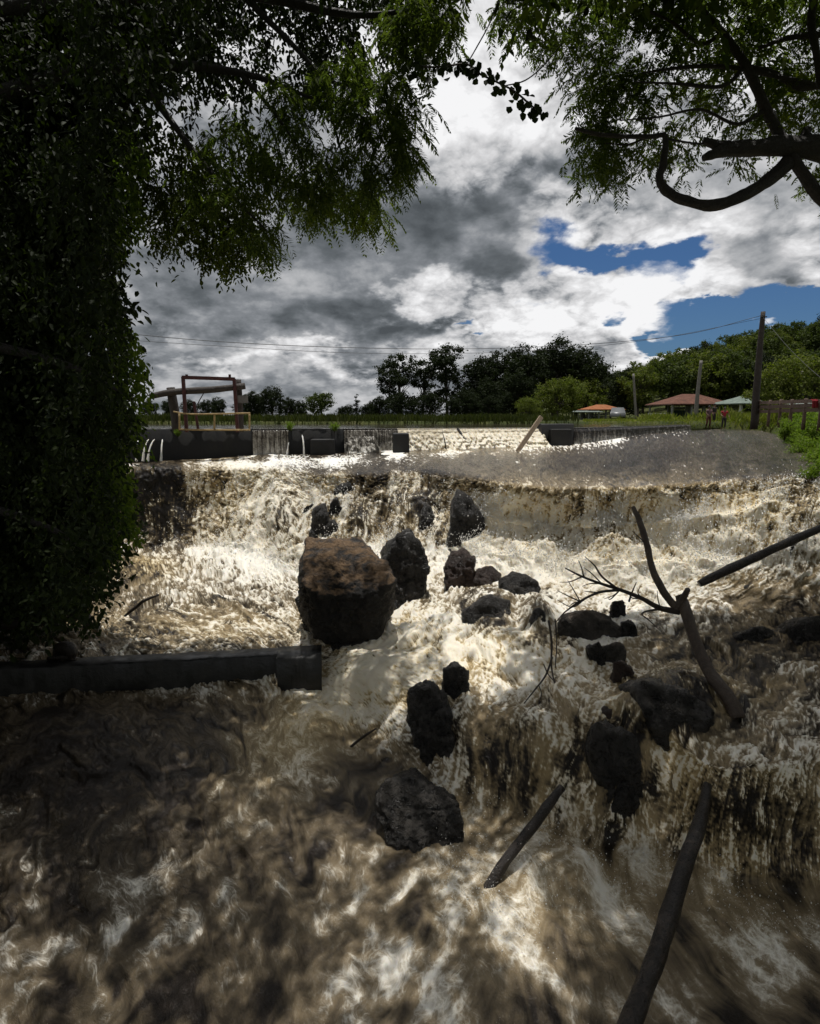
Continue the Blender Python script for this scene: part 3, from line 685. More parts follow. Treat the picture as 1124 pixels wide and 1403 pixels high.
px_rock('small dark stone under the pale grey topped stone, foam on its left', [(842, 912, 0), (860, 908, 0), (874, 920, 0), (868, 938, 0), (846, 934, 0)], 9.5, .3, M_ROCKR, amp=.06, seed=14)
px_rock('small dark stone on the crest of the lower fall', [(606, 918, 0), (624, 911, .05), (646, 926, 0), (646, 946, -.05), (622, 955, -.05), (606, 940, 0)], 9.1, .35, amp=.06, seed=15)
px_rock('tall black rock forming the left end of the lower fall', [(560, 948, .3), (590, 932, .35), (612, 948, .15), (622, 985, .0), (640, 1030, -.1), (624, 1056, -.25), (590, 1048, -.2), (574, 1020, .0), (556, 985, .2)], 8.55, .8, amp=.09, seed=116, sub=5)
px_rock('large black boulder standing alone in the lower pool', [(512, 1100, .2), (535, 1073, .35), (570, 1064, .45), (592, 1080, .35), (618, 1100, .3), (638, 1132, .1), (632, 1160, -.1), (603, 1188, -.3), (560, 1168, -.25), (518, 1130, 0)], 7.35, .75, amp=.05, seed=17, sub=6, sharp=34)
px_rock('brown tipped rock breaking through the crest right of the thin hanging twigs', [(816, 992, 0), (828, 972, .1), (842, 969, .1), (838, 988, 0), (818, 1012, -.1), (806, 1010, 0)], 8.1, .35, M_ROCKR, amp=.06, seed=18)
px_rock('dark boulder at the right edge beside the leaning pole', [(1052, 790, 0), (1070, 772, .2), (1110, 766, .2), (1160, 762, .2), (1170, 800, 0), (1110, 806, -.2), (1066, 802, -.1)], 11.2, 1.2, amp=.06, seed=19, sub=5)
px_rock('black rock low at the right edge below the leaning pole', [(1090, 868, 0), (1112, 850, .1), (1150, 846, .1), (1160, 885, 0), (1110, 888, -.1)], 9.9, .8, amp=.06, seed=20)
px_rock('dark rock under the right end of the leaning pole, whitewater behind', [(1080, 745, 0), (1100, 735, .1), (1140, 733, .1), (1150, 760, 0), (1095, 762, 0)], 12.0, .7, amp=.07, seed=21)
px_rock('dark rock at the top of the middle cascade, longest of the small ones there', [(455, 670, 0), (470, 661, .1), (484, 660, .1), (484, 668, 0), (468, 679, 0), (453, 679, 0)], 17.6, .5, amp=.07, seed=22)
px_rock('knobbly black rock directly below the top rock of the middle cascade', [(452, 688, 0), (462, 681, 0), (470, 690, 0), (468, 708, 0), (452, 710, 0), (448, 700, 0)], 17.1, .45, amp=.08, seed=23)
px_rock('small black rock in foam left of the middle cascade', [(414, 697, 0), (426, 690, 0), (438, 692, 0), (438, 702, 0), (420, 706, 0)], 17.4, .4, amp=.08, seed=24)
px_rock('black rock behind the top edge of the rusty boulder', [(442, 722, 0), (456, 712, 0), (466, 716, 0), (464, 738, 0), (440, 740, 0)], 15.2, .5, amp=.07, seed=25)
px_rock('tiny black rock on the lip of the left fall', [(366, 667, 0), (374, 662, 0), (384, 664, 0), (382, 671, 0), (368, 672, 0)], 19.3, .35, amp=.08, seed=30)
px_rock('low black ledge rock half sunk in the rapids at the far right', [(1020, 735, 0), (1045, 722, .1), (1085, 724, .1), (1090, 745, 0), (1040, 748, 0)], 12.4, .6, amp=.08, seed=31)

# more of the rubble in the cascade and along the right
for lb, poly, dep, kw in [
 ('wet black stone in the gap between the rusty boulder and the pointed grey boulder', [(528, 800, 0), (545, 792, .1), (556, 806, 0), (552, 834, -.1), (532, 836, -.1)], .5, {}),
 ('low black rock half drowned at the front foot of the rusty boulder', [(452, 868, 0), (490, 858, .1), (520, 862, 0), (522, 882, -.1), (470, 888, -.15), (450, 882, 0)], .6, {}),
 ('dark stones at the front left corner of the rusty boulder', [(404, 822, 0), (418, 812, 0), (432, 838, -.1), (436, 866, -.2), (420, 858, -.1)], .5, {}),
 ('broad wet rock face above the rusty boulder, threads of water over it', [(428, 700, .1), (446, 690, .1), (452, 716, 0), (440, 738, -.1), (420, 732, -.1)], .6, {}),
 ('pointed black rock in the middle of the cascade left of the triangular rock', [(574, 704, 0), (585, 688, .1), (596, 706, 0), (598, 730, -.1), (574, 728, -.1)], .5, {}),
 ('dark wet rock just right of the round gap behind the rusty boulder', [(486, 716, 0), (498, 708, .1), (508, 722, 0), (506, 742, -.1), (486, 742, -.1)], .5, {}),
 ('big smooth dark boulder under thin water at the crest of the lower fall, right side', [(875, 948, .1), (905, 930, .25), (945, 938, .25), (985, 975, .1), (978, 1004, -.15), (930, 998, -.2), (885, 968, -.1)], .9, dict(sink=.5)),
 ('dark rock face behind the falling water right of the short thick log', [(806, 1012, .05), (842, 992, .1), (880, 1020, .05), (884, 1090, -.12), (862, 1140, -.2), (818, 1120, -.2)], .5, {}),
 ('shiny black rock in the lower fall right of the long foreground log', [(985, 1072, 0), (1020, 1062, .05), (1050, 1085, 0), (1052, 1140, -.12), (1018, 1168, -.15), (985, 1130, -.1)], .5, {}),
 ('black rock at the right edge of the lower fall', [(1076, 1090, 0), (1110, 1078, .05), (1150, 1084, 0), (1150, 1150, -.12), (1100, 1160, -.15)], .5, {}),
 ('grey wet rock rounded by the water below the long black rock', [(632, 832, .05), (660, 814, .15), (696, 820, .1), (708, 846, -.05), (680, 862, -.15), (640, 856, -.1)], .7, {}),
 ('small dark rock with foam over its top left of the flat brown-topped slab', [(724, 850, 0), (736, 834, .05), (750, 846, 0), (754, 874, -.1), (726, 876, -.1)], .4, {}),
 ('low dark rock in the rapids behind the forked driftwood tree', [(1010, 868, 0), (1040, 858, .1), (1072, 866, 0), (1062, 882, -.1), (1020, 884, -.1)], .6, {}),
 ('small black rock just right of the leaning pole foot', [(1018, 806, 0), (1036, 796, .1), (1056, 804, 0), (1050, 818, -.1), (1022, 820, -.1)], .5, {}),
 ]:
    px_rock(lb, poly, 0, dep, seed=50 + len(lb), amp=.06, **kw)
# ------------------------------------------------------------------ concrete sill across the left of the basin
M_CONC = simple('dark_wet_concrete', [(.004, .004, .004), (.012, .0115, .0105), (.035, .033, .029)], 3, (.3, .7), .5, .03)
M_CONCW = simple('weathered_weir_concrete', [(.005, .005, .005), (.012, .0115, .011), (.026, .025, .022)], 2, (.45, .85), .5, .03, (1, 1, .35))
def slab_between(mb, a, b, depth, top, bot, n=40, seed=0, rough=.02):
    a = np.asarray(a, float); b = np.asarray(b, float)
    d = (b - a); d[2] = 0; d /= np.linalg.norm(d); nrm = np.array([-d[1], d[0], 0])
    prof = [(0, bot), (.0, bot * .5 + top * .5), (0, top - .04), (.04, top), (depth * .5, top), (depth - .04, top), (depth, top - .04), (depth, bot)]
    V = []
    for k in range(n + 1):
        p = a + (b - a) * k / n
        for m_, (q, z) in enumerate(prof):
            V.append([p[0] + nrm[0] * q, p[1] + nrm[1] * q, z])
    V = np.array(V); V += rough * np.column_stack([fbm3(V * 2.6 + seed, 5, 1, .65), fbm3(V * 2.6 + seed, 5, 4, .65), fbm3(V * 2.6 + seed, 5, 7, .65)])
    m_ = len(prof); i = np.arange(n)[:, None] * m_; j = np.arange(m_ - 1)[None]
    F4 = np.stack([i + j, i + m_ + j, i + m_ + j + 1, i + j + 1], -1).reshape(-1, 4)
    mb.add(V, F4)
    mb.add(V[:m_], [[0, 1, 2, 7], [2, 3, 4, 5], [2, 5, 6, 7]]); mb.add(V[-m_:], [[0, 7, 2, 1], [2, 5, 4, 3], [2, 7, 6, 5]])
pa, pb = Pz(-160, 924, -4.74), Pz(384, 896, -4.74)
sill = empty('concrete_sill', (pb + pa) / 2 - np.array([0, 0, 1.2]))
tag(sill, 'long dark concrete sill holding back the basin at the left', 'sill')
m_ = MB(); slab_between(m_, pa, pb, .42, CZ - 4.76, CZ - 6.1, 160, 1, .04); m_.build('wall', M_CONC, sill)
qa, qb = Pz(379, 905, -4.70), Pz(440, 902, -4.70)
m_ = MB(); slab_between(m_, qa, qb, .62, CZ - 4.66, CZ - 6.1, 40, 5, .04); m_.build('end_block', M_CONC, sill)
# ------------------------------------------------------------------ driftwood, poles and twigs
def woodmat(name, cols, rough=.7, scale=6, bump=.7):
    m, t, b = material(name)
    co = t.new('ShaderNodeTexCoord').outputs['Object']
    n = t.noise(co, scale, 9, .7, 1.2); n2 = t.noise(co, scale * 6, 6, .7)
    t.put(b.inputs['Base Color'], t.ramp(t.math('ADD', t.math('MULTIPLY', n, .65), t.math('MULTIPLY', n2, .35)), [(.3 + .4 * i / (len(cols) - 1), c) for i, c in enumerate(cols)]))
    t.put(b.inputs['Roughness'], t.mr(n2, .35, .65, rough * .5, rough))
    t.put(b.inputs['Normal'], t.bump(t.math('ADD', n, t.math('MULTIPLY', n2, .8)), bump, .045))
    return m
M_DRIFT = woodmat('driftwood', [(.022, .015, .011), (.06, .042, .030), (.13, .10, .075)])
M_DRIFTD = woodmat('dark_wet_wood', [(.005, .004, .003), (.016, .011, .008), (.085, .062, .045)], .5)
M_TWIG = woodmat('dark_twig', [(.02, .014, .01), (.045, .032, .023)], .8, 20)
M_PLANK = woodmat('pale_plank', [(.22, .16, .10), (.36, .27, .18), (.45, .35, .25)], .8, 10)
M_POLE = woodmat('grey_brown_timber', [(.02, .014, .011), (.042, .031, .024), (.08, .062, .05)], .9, 5)
M_POLEG = woodmat('pale_grey_timber', [(.12, .11, .10), (.2, .185, .165), (.28, .26, .23)], .9, 5)
def tp(lst): return np.array([P(x, y, D) for (x, y, D) in lst])
def trad(lst, rpx): return [r * D / F for (x, y, D), r in zip(lst, rpx)]
def limb(mb, lst, rpx, seg=10, rough=.10, seed=0, smooth=5):
    mb.tube(tp(lst), trad(lst, rpx), seg, rough, seed, smooth); return mb

# forked tree stranded on the right
tr = [(1012, 984, 7.7), (1000, 958, 7.9), (972, 920, 8.3), (950, 870, 8.75), (938, 832, 9.1), (930, 815, 9.2)]
d = empty('driftwood_tree', tp(tr)[0])
tag(d, 'bare forked tree trunk stranded on the rocks at the right, pale grey bark', 'driftwood')
limb(MB(), tr, [11, 10, 8.8, 8, 8.8, 5], 18, .16, 1).build('trunk', M_DRIFT, d)
limb(MB(), [(932, 838, 9.12), (912, 815, 9.2), (895, 782, 9.4), (886, 745, 9.6), (876, 712, 9.8), (867, 694, 9.9)], [5.4, 5.2, 4.8, 4.4, 3.8, 2.6], 14, .2, 2).build('branch', M_DRIFT, d)
limb(MB(), [(928, 832, 9.15), (936, 820, 9.1), (943, 807, 9.0)], [7, 5, 3.4], 8, .1, 3).build('branch', M_DRIFT, d)
m_ = MB()
limb(m_, [(932, 838, 9.1), (905, 833, 9.2), (880, 820, 9.35), (850, 808, 9.5), (825, 800, 9.6), (798, 790, 9.8), (774, 778, 9.9)], [5, 4, 3.2, 2.6, 2.1, 1.6, .8], 7, .1, 4)
limb(m_, [(845, 806, 9.5), (825, 790, 9.5), (815, 775, 9.5), (802, 763, 9.5)], [2, 1.6, 1.2, .6], 6, .1, 5)
limb(m_, [(850, 808, 9.5), (820, 812, 9.4), (795, 824, 9.3), (775, 838, 9.2), (762, 852, 9.1)], [2.1, 1.8, 1.5, 1.1, .6], 6, .1, 6)
limb(m_, [(800, 822, 9.3), (784, 832, 9.4), (764, 822, 9.5)], [1.2, .9, .5], 5, .1, 7)
limb(m_, [(862, 824, 9.4), (866, 812, 9.3), (872, 798, 9.2)], [1.5, 1.2, .7], 5, .1, 8)
limb(m_, [(800, 790, 9.8), (797, 778, 9.7), (793, 768, 9.7)], [1.2, .8, .5], 5, .1, 9)
limb(m_, [(905, 834, 9.2), (880, 840, 9.0), (890, 850, 8.9), (907, 866, 8.8)], [2, 1.2, 1, .5], 5, .1, 10)
limb(m_, [(795, 824, 9.3), (786, 808, 9.2), (778, 795, 9.2)], [1, .8, .4], 5, .1, 11)
rt_ = np.random.default_rng(4)
for k_ in range(16):
    sx, sy, sD = [(905, 833, 9.2), (880, 820, 9.35), (850, 808, 9.5), (825, 800, 9.6), (798, 790, 9.8), (820, 812, 9.4), (795, 824, 9.3), (886, 745, 9.6)][k_ % 8]
    ax, ay = rt_.uniform(-34, 6), rt_.uniform(-26, 22)
    limb(m_, [(sx, sy, sD), (sx + ax * .5 + rt_.normal() * 3, sy + ay * .5 + rt_.normal() * 3, sD + rt_.normal() * .1), (sx + ax, sy + ay, sD + rt_.normal() * .15)], [1.1, .8, .4], 5, .1, 30 + k_)
m_.build('twigs', M_TWIG, d)

def stick(name, lst, rpx, mat, label, cat='log', seg=18, rough=.16, seed=0):
    mb = MB(); limb(mb, lst, rpx, seg, rough, seed)
    return tag(mb.build(name, mat, origin=tp(lst)[0]), label, cat)
stick('leaning_pole', [(958, 800, 11.0), (972, 793, 11.0), (1010, 775, 11.0), (1060, 752, 11.0), (1124, 724, 11.0), (1230, 680, 11.0)], [5, 6, 6.2, 6, 5.5, 5], M_DRIFTD, 'long dark straight pole slanting out of the rapids to the right edge', seed=12)
stick('log', [(655, 1240, water_at(655, 1240)[1] + .05), (672, 1212, water_at(672, 1212)[1] - .05), (700, 1170, 6.55), (735, 1125, 6.85), (770, 1078, 7.15)], [5, 8, 8.2, 8, 6], M_DRIFTD, 'short thick dark log slanting down from the lower fall into the pool', seed=13)
stick('log', [(970, 1075, 6.8), (963, 1110, 6.5), (955, 1140, 6.2), (936, 1190, 5.85), (916, 1260, 5.4), (890, 1335, 4.95), (862, 1405, 4.5), (835, 1470, 4.2)], [6, 8.5, 10.5, 11.5, 13.5, 15, 16.5, 18], M_DRIFTD, 'long black wet log in the foreground running out at the bottom edge', seg=16, seed=14)
stick('stick', [(171, 844, 12.2), (184, 834, 12.2), (198, 823, 12.2), (218, 815, 12.2)], [1.6, 2.4, 2.2, 1.2], M_TWIG, 'short bent dark stick poking out of the basin above the sill', 'stick', 7, .1, 15)
stick('stick', [(462, 1042, 8.9), (480, 1024, 9.0), (500, 1008, 9.05), (516, 998, 9.1)], [1.5, 2, 2, 1], M_TWIG, 'thin dark stick lying in the foam of the middle rapids', 'stick', 7, .1, 16)
b_ = [(-120, 866, 10.5), (0, 856, 10.5), (50, 852, 10.5), (92, 846, 10.5), (112, 842, 10.5), (120, 850, 10.4), (117, 864, 10.4)]
stick('fallen_branch', b_, [9, 8, 7, 7, 8, 7, 3], M_DRIFTD, 'dark fallen branch with a hooked broken end under the leafy bank at the left', 'branch', 10, .15, 17)
m_ = MB(); limb(m_, [(76, 896, 10.75), (84, 888, 10.75), (97, 890, 10.7), (100, 900, 10.7)], [5, 9, 9, 6], 10, .2, 18); limb(m_, [(66, 902, 10.7), (84, 900, 10.7), (104, 903, 10.7)], [3, 4, 3], 8, .15, 19)
tag(m_.build('driftwood_stump', M_DRIFTD, origin=P(84, 903, 10.7)), 'small dark stump of driftwood caught on top of the long sill', 'stump')
# tangle of twigs hanging over the crest of the lower fall
m_ = MB()
for lst, r in [([(752, 850, 9.6), (756, 880, 9.4), (756, 915, 9.1), (764, 952, 8.9)], 1.6), ([(757, 900, 9.2), (748, 925, 9.0), (733, 945, 8.8), (718, 964, 8.6)], 1.5), ([(745, 910, 9.1), (752, 925, 9.0), (765, 938, 8.9)], .9),
               ([(739, 968, 8.5), (746, 985, 8.4), (758, 1005, 8.2), (761, 1030, 8.0)], 1.3), ([(783, 962, 8.6), (785, 975, 8.5), (800, 988, 8.4), (806, 994, 8.3)], 1.1), ([(761, 848, 9.7), (763, 880, 9.4), (761, 915, 9.1)], 1.0), ([(739, 940, 8.8), (742, 952, 8.7), (736, 968, 8.6)], .8), ([(760, 870, 9.4), (770, 862, 9.4), (768, 850, 9.4)], .8)]:
    limb(m_, lst, [r, r, r * .8, r * .5][:len(lst)], 5, .1, int(r * 10))
tag(m_.build('twig_tangle', M_TWIG, origin=P(756, 950, 9)), 'tangle of thin bare twigs hanging over the crest of the lower fall', 'twigs')
m_ = MB(); a, b2 = P(709, 619, 24.5), P(742, 571, 25.2)
m_.beam(a, b2, .20, .09, (0, 1, .2)); o = m_.build('plank', M_PLANK, origin=a, smooth=False)
bv = o.modifiers.new('edges', 'BEVEL'); bv.width = .012; bv.segments = 2
tag(o, 'pale timber plank standing aslant in the weir spillway', 'plank')
# ------------------------------------------------------------------ ground, reservoir, weir
def bank_x(y): return np.interp(y, [0, 8, 13, 20, 30, 46, 60], [7.6, 8.4, 9.6, 13.6, 19.4, 28.6, 40])
def hill(x, y):                             # wooded slope rising at the right
    return 12.5 * sstep(10, 95, x - .10 * (y - 80)) * sstep(62, 120, y) + 1.6 * sstep(14, 40, x - bank_x(y)) * sstep(10, 30, y)
def ground_z(x, y):                         # relative to the eye
    land = -.32 + .10 * fbm2(x * .12, y * .12, 3, 61) + hill(x, y) + .5 * sstep(200, 900, y)
    lip = np.interp(x, [-20, 0, 4, 8, 14, 28], [23, 22, 19, 14.5, 15, 44])
    bed = np.where(y > 22, -3.0, -8.0)
    res_edge = np.interp(x, [-60, -20, 0, 14, 20, 24], [44, 44, 45, 46, 47, 46])   # far shore of the reservoir
    w_chan = sstep(.9, -.4, x - bank_x(y)) * sstep(res_edge + 1.5, res_edge - .5, y)
    w_chan = w_chan * np.where(y < 23.3, sstep(-13.4, -12.2, x + .28 * np.minimum(y - 21, 0)), 1)
    bankdip = -1.0 * sstep(5, 0, x - bank_x(y)) * sstep(40, 18, y)
    return (land + bankdip * (1 - w_chan)) * (1 - w_chan) + bed * w_chan
def axis(a, b, fine0, fine1, d): 
    core = np.arange(fine0, fine1 + d, d); out = [core]
    if b > fine1: out.append(fine1 + d + (b - fine1 - d) * np.linspace(0, 1, 40) ** 3.0)
    if a < fine0: out.insert(0, (fine0 - d + (a - fine0 + d) * np.linspace(0, 1, 40) ** 3.0)[::-1])
    return np.unique(np.concatenate(out))
gx, gy = axis(-2600, 2600, -60, 90, .7), axis(-500, 3000, -4, 130, .7)
GX, GY = np.meshgrid(gx, gy); GZ = ground_z(GX, GY) + CZ
nx, ny = len(gx), len(gy)
i = np.arange(ny - 1)[:, None] * nx; j = np.arange(nx - 1)[None]
Q = np.stack([i + j, i + j + 1, i + nx + j + 1, i + nx + j], -1).reshape(-1, 4)
M_GRASS = simple('grassy_ground', [(.022, .032, .008), (.045, .058, .014), (.075, .08, .022), (.07, .06, .032)], .35, .9, .6, .08, spec=.2, detail=9)
tag(mesh('ground', np.stack([GX, GY, GZ], -1).reshape(-1, 3), Q, M_GRASS), kind='structure')

m, t, b = material('reservoir_water')
b.inputs['Base Color'].default_value = (.05, .04, .028, 1); b.inputs['Roughness'].default_value = .08; b.inputs['IOR'].default_value = 1.33
oc = t.new('ShaderNodeTexCoord').outputs['Object']
t.put(b.inputs['Normal'], t.bump(t.noise(t.vec('MULTIPLY', oc, (1, .6, 1)), 2.2, 5, .6), .35, .06)); M_RES = m
CREST_PX = [-300, 165, 345, 560, 745, 790, 830, 870, 905, 945]; CREST_D = [23.0, 24.2, 25.4, 26.8, 27.8, 28.4, 30.4, 33, 36.5, 42]
RES_Z = -.50
def crest(px, off=0., z=RES_Z):
    D = np.interp(px, CREST_PX, CREST_D) - off; return P(px, 588, D)[..., :2], D
xs = np.linspace(-300, 945, 240); cr, _ = crest(xs)
V = []; far = np.stack([np.linspace(-75, 25.5, 240), np.full(240, 47.)], -1)
for k in range(9): V.append(np.column_stack([cr * (1 - k / 8) + far * k / 8, np.full(240, CZ + RES_Z - .01)]))
V = np.concatenate(V); i = np.arange(8)[:, None] * 240; j = np.arange(239)[None]
tag(mesh('reservoir_water', V, np.stack([i + j, i + j + 1, i + 241 + j, i + 240 + j], -1).reshape(-1, 4), m), kind='structure')

def wall_run(mb, p0, p1, thick, top, bot, front=0., n=None, seed=0, rough=.03):
    n = n or max(6, int((p1 - p0) / 5)); xs = np.linspace(p0, p1, n)
    a, _ = crest(xs, front); T = np.gradient(a, axis=0); T /= np.linalg.norm(T, axis=1)[:, None]; Nn = np.column_stack([-T[:, 1], T[:, 0]])
    V = []
    for k in range(n):
        for q, z in [(0, bot), (0, bot * .6 + top * .4), (0, top - .05), (.05, top), (thick - .05, top), (thick, top - .05), (thick, bot)]:
            V.append([a[k, 0] + Nn[k, 0] * q, a[k, 1] + Nn[k, 1] * q, CZ + z])
    V = np.array(V); V += rough * np.column_stack([fbm3(V * 1.7 + seed, 3, 1), fbm3(V * 1.7 + seed, 3, 4), fbm3(V * 1.7 + seed, 3, 7)])
    i = np.arange(n - 1)[:, None] * 7; j = np.arange(6)[None]
    mb.add(V, np.stack([i + j, i + 7 + j, i + 8 + j, i + 1 + j], -1).reshape(-1, 4))
    mb.add(V[:7], [[0, 1, 5, 6], [1, 2, 3, 5]], [[3, 4, 5]]); mb.add(V[-7:], [[6, 5, 1, 0], [5, 3, 2, 1]], [[5, 4, 3]])
w0, _ = crest(np.array([450.]))
weir = empty('weir', [w0[0, 0], w0[0, 1], CZ - 2.2])
tag(weir, 'dark concrete weir wall along the reservoir with water spilling over it', 'weir')
m_ = MB(); wall_run(m_, -300, 345, .7, -.46, -3.2, seed=1); m_.build('wall', M_CONCW, weir)
m_ = MB(); wall_run(m_, 345, 396, .7, -.56, -3.2, seed=2); wall_run(m_, 396, 470, .7, -.47, -3.2, seed=2); wall_run(m_, 470, 742, .7, -.58, -3.2, seed=3); m_.build('wall', M_CONCW, weir)
m_ = MB(); wall_run(m_, 742, 786, 1.0, -.30, -3.2, .35, seed=4); m_.build('end_block', M_CONCW, weir)
m_ = MB(); wall_run(m_, 786, 945, .4, -.55, -3.2, seed=5); m_.build('wall', M_CONCW, weir)
def block(px, w, top_y, bot_y, off, dep, nm='buttress'):
    D = float(np.interp(px, CREST_PX, CREST_D)) - off
    c = P(px, top_y, D); h = c[2] - P(px, bot_y, D)[2] + .3
    mb = MB(); V0 = mb.box((c[0], c[1] + dep / 2, c[2] - h / 2), (w * D / F, dep, h), .04, .94)
    o = mb.build(nm, M_CONCW, weir, smooth=False)
    bv = o.modifiers.new('edges', 'BEVEL'); bv.width = .04; bv.segments = 2
    return o
block(441, 34, 602, 628, .8, .8); block(549, 23, 594, 620, 1.5, 1.3); block(770, 30, 588, 606, 1.0, .6)
for px in (636,): 
    D = float(np.interp(px, CREST_PX, CREST_D)); mb = MB()
    a = P(px - 9, 587, D - .05); c = P(px + 6, 609, D - .75); mb.beam(a, c, .09, .08); mb.build('spillway_rib', M_CONCW, weir, smooth=False)

# water sheets falling over the weir
def curtain(p0, p1, zt, D_of, foot, foam, tan, rock, seed, nr=40):
    n = max(12, int((p1 - p0) * 1.2)); xs = np.linspace(p0, p1, n); tt = np.linspace(0, 1, nr)[:, None]
    a, D = crest(xs)
    T = np.gradient(a, axis=0); T /= np.linalg.norm(T, axis=1)[:, None]; Nn = np.column_stack([T[:, 1], -T[:, 0]])
    zb = np.interp(xs, PX[0, :], BASE[0, :, 2]) - .10
    z0 = CZ + zt
    out = np.interp(tt, [0, .12, .3, 1], [-.15, .03, .10, foot])
    w_ = pn2(xs[None] * .13 + seed, tt * 1.3, seed) * .5 + pn2(xs[None] * .5 + seed, tt * 3, seed + 1) * .3
    out = out + tt * foot * (.5 * np.abs(w_) + .5 * np.abs(pn2(xs[None] * .12, tt * 3.5, seed + 8)) + .35 * np.abs(pn2(xs[None] * .35, tt * 7, seed + 9)))
    zz = z0 * (1 - tt ** 1.25) + zb[None] * tt ** 1.25
    V = np.stack([a[None, :, 0] + Nn[None, :, 0] * out, a[None, :, 1] + Nn[None, :, 1] * out, zz + 0 * out], -1)
    stk = pn2(xs[None] * .45 + .6 * pn2(xs[None] * .1, tt * 2, 3), tt * .8, seed + 2) + .6 * pn2(xs[None] * 1.1, tt * 2.5, seed + 3)
    stk = .45 * stk + .08 * RNG.normal(size=(1, n)) + .12 * RNG.normal(size=stk.shape)
    fo = np.clip(foam - .12 + .40 * stk + .35 * tt ** 2, 0, 1); fo = np.clip(fo + foam * .5 * tt * pn2(xs[None] * .3, tt * 5, seed + 12), 0, 1); rk = np.clip(rock - .5 * stk, 0, 1)
    i = np.arange(nr - 1)[:, None] * n; j = np.arange(n - 1)[None]
    return V.reshape(-1, 3), np.stack([i + j, i + n + j, i + n + j + 1, i + j + 1], -1).reshape(-1, 4), fo.ravel(), np.full(fo.size, tan), rk.ravel()
Vs, Qs, A1, A2, A3 = [], [], [], [], []; n0 = 0
for args in [(346, 395, -.50, None, .16, .34, .1, .55, 3), (471, 545, -.50, None, .25, .34, .1, .6, 5), (545, 606, -.50, None, .6, .78, .65, .1, 6), (606, 742, -.50, None, .95, .84, .65, .0, 7), (785, 944, -.50, None, .12, .20, .02, .8, 9), (476, 512, -.62, None, .55, .38, .1, .6, 11)]:
    V, Q, x1, x2, x3 = curtain(*args); Vs.append(V); Qs.append(Q + n0); n0 += len(V); A1.append(x1); A2.append(x2); A3.append(x3)
# thin jets through the wall at the left
for px, x2_ in ((190, -3), (204, -8), (212, -9), (223, -2), (414, 3), (396, -3)):
    D = float(np.interp(px, CREST_PX, CREST_D)); top = {414: 596, 330: 606, 258: 614, 396: 606, 470: 606}.get(px, 602)
    V, Q, q3 = tube([P(px, top, D - .03), P(px + x2_ * .4, top + 5, D - .3), P(px + x2_ * .8, top + 16, D - .5), P(px + x2_, 632, D - .6)], [.018, .028, .035, .06], 7, .5, px, 4, False)
    Vs.append(V); Qs.append(Q + n0); n0 += len(V); A1.append(np.full(len(V), .8)); A2.append(np.zeros(len(V))); A3.append(np.zeros(len(V)))
Vc = np.concatenate(Vs); cu = mesh('weir_overflow_water', Vc, np.concatenate(Qs), M_WATER); tag(cu, kind='structure')
attr(cu, 'foam', np.concatenate(A1)); attr(cu, 'tan', np.concatenate(A2)); attr(cu, 'rock', np.concatenate(A3)); attr(cu, 'aer', np.clip(np.concatenate(A1) * 1.4, 0, 1))
attr(cu, 'flow', np.column_stack([Vc[:, 0], Vc[:, 2] * .5, 0 * Vc[:, 0]]), 'FLOAT_VECTOR')

# ------------------------------------------------------------------ sluice gate on the weir
def gp(x, y, off=0.): return P(x, y, 24.55 + (x - 232) * .0035 - off)
M_STEEL = simple('rusty_maroon_steel', [(.035, .012, .012), (.075, .022, .02), (.10, .035, .028)], 6, .6, .4, .01)
M_YEL = simple('faded_yellow_paint', [(.16, .11, .05), (.32, .22, .09), (.40, .29, .13)], 5, .65, .4, .01)
M_BOARD = simple('grey_weathered_board', [(.10, .095, .09), (.17, .16, .15), (.22, .21, .20)], 5, .8, .3, .01)
sg = empty('sluice_gate', gp(285, 588)); tag(sg, 'old timber and maroon steel sluice gate frame standing on the weir', 'sluice gate')
k_ = 24.6 / F
limb(MB(), [(243, 592, 24.5), (239, 560, 24.5), (234, 531, 24.5)], [6, 6, 5.5], 12, .08, 1).build('post', M_POLE, sg)
limb(MB(), [(330, 592, 24.9), (329, 555, 24.9), (327, 520, 24.9)], [4.5, 4, 3.6], 12, .08, 2).build('post', M_POLE, sg)
limb(MB(), [(206, 543, 24.2), (240, 537, 24.25), (290, 534, 24.4), (336, 529, 24.6)], [3.6, 4.2, 4.4, 4.2], 12, .09, 3).build('beam', M_POLE, sg)
m_ = MB(); m_.beam(gp(250, 517, .5), gp(322, 519.5, .5), .14, .14); [m_.beam(gp(x, 513, .5), gp(x, 518, .5), .08, .08, (0, 1, 0)) for x in (256, 315)]
m_.build('top_bar', M_STEEL, sg, smooth=False)
for a, c in (((251, 516), (256, 592)), ((321, 519), (326, 592))):
    m_ = MB(); m_.beam(gp(*a, .5), gp(*c, .5), .12, .12, (0, 1, 0)); m_.build('upright', M_STEEL, sg, smooth=False)
m_ = MB(); m_.beam(gp(266, 550, .45), gp(272, 590, .45), .10, .06, (0, 1, 0)); m_.build('lever', M_STEEL, sg, smooth=False)
limb(MB(), [(268, 560, 24.3), (274, 548, 24.3), (281, 536, 24.3)], [.7, .7, .6], 5, .1, 4).build('rod', M_TWIG, sg)
m_ = MB(); m_.box(gp(333, 547, .35), (.42, .05, .32), .1); o = m_.build('board', M_BOARD, sg, smooth=False)
rl = empty('handrail', gp(290, 589, .9)); tag(rl, 'faded yellow metal handrail in front of the sluice gate', 'handrail')
limb(MB(), [(238, 564, 23.9), (252, 566.5, 23.9), (270, 567.5, 23.9), (300, 567, 23.9), (343, 566, 23.9)], [1.1] * 5, 8, .04, 5).build('rail', M_YEL, rl)
for x in (246, 294, 342):
    m_ = MB(); m_.tube([gp(x, 566.5, .85), gp(x, 590, .85)], [.042, .042], 8); m_.build('post', M_YEL, rl)
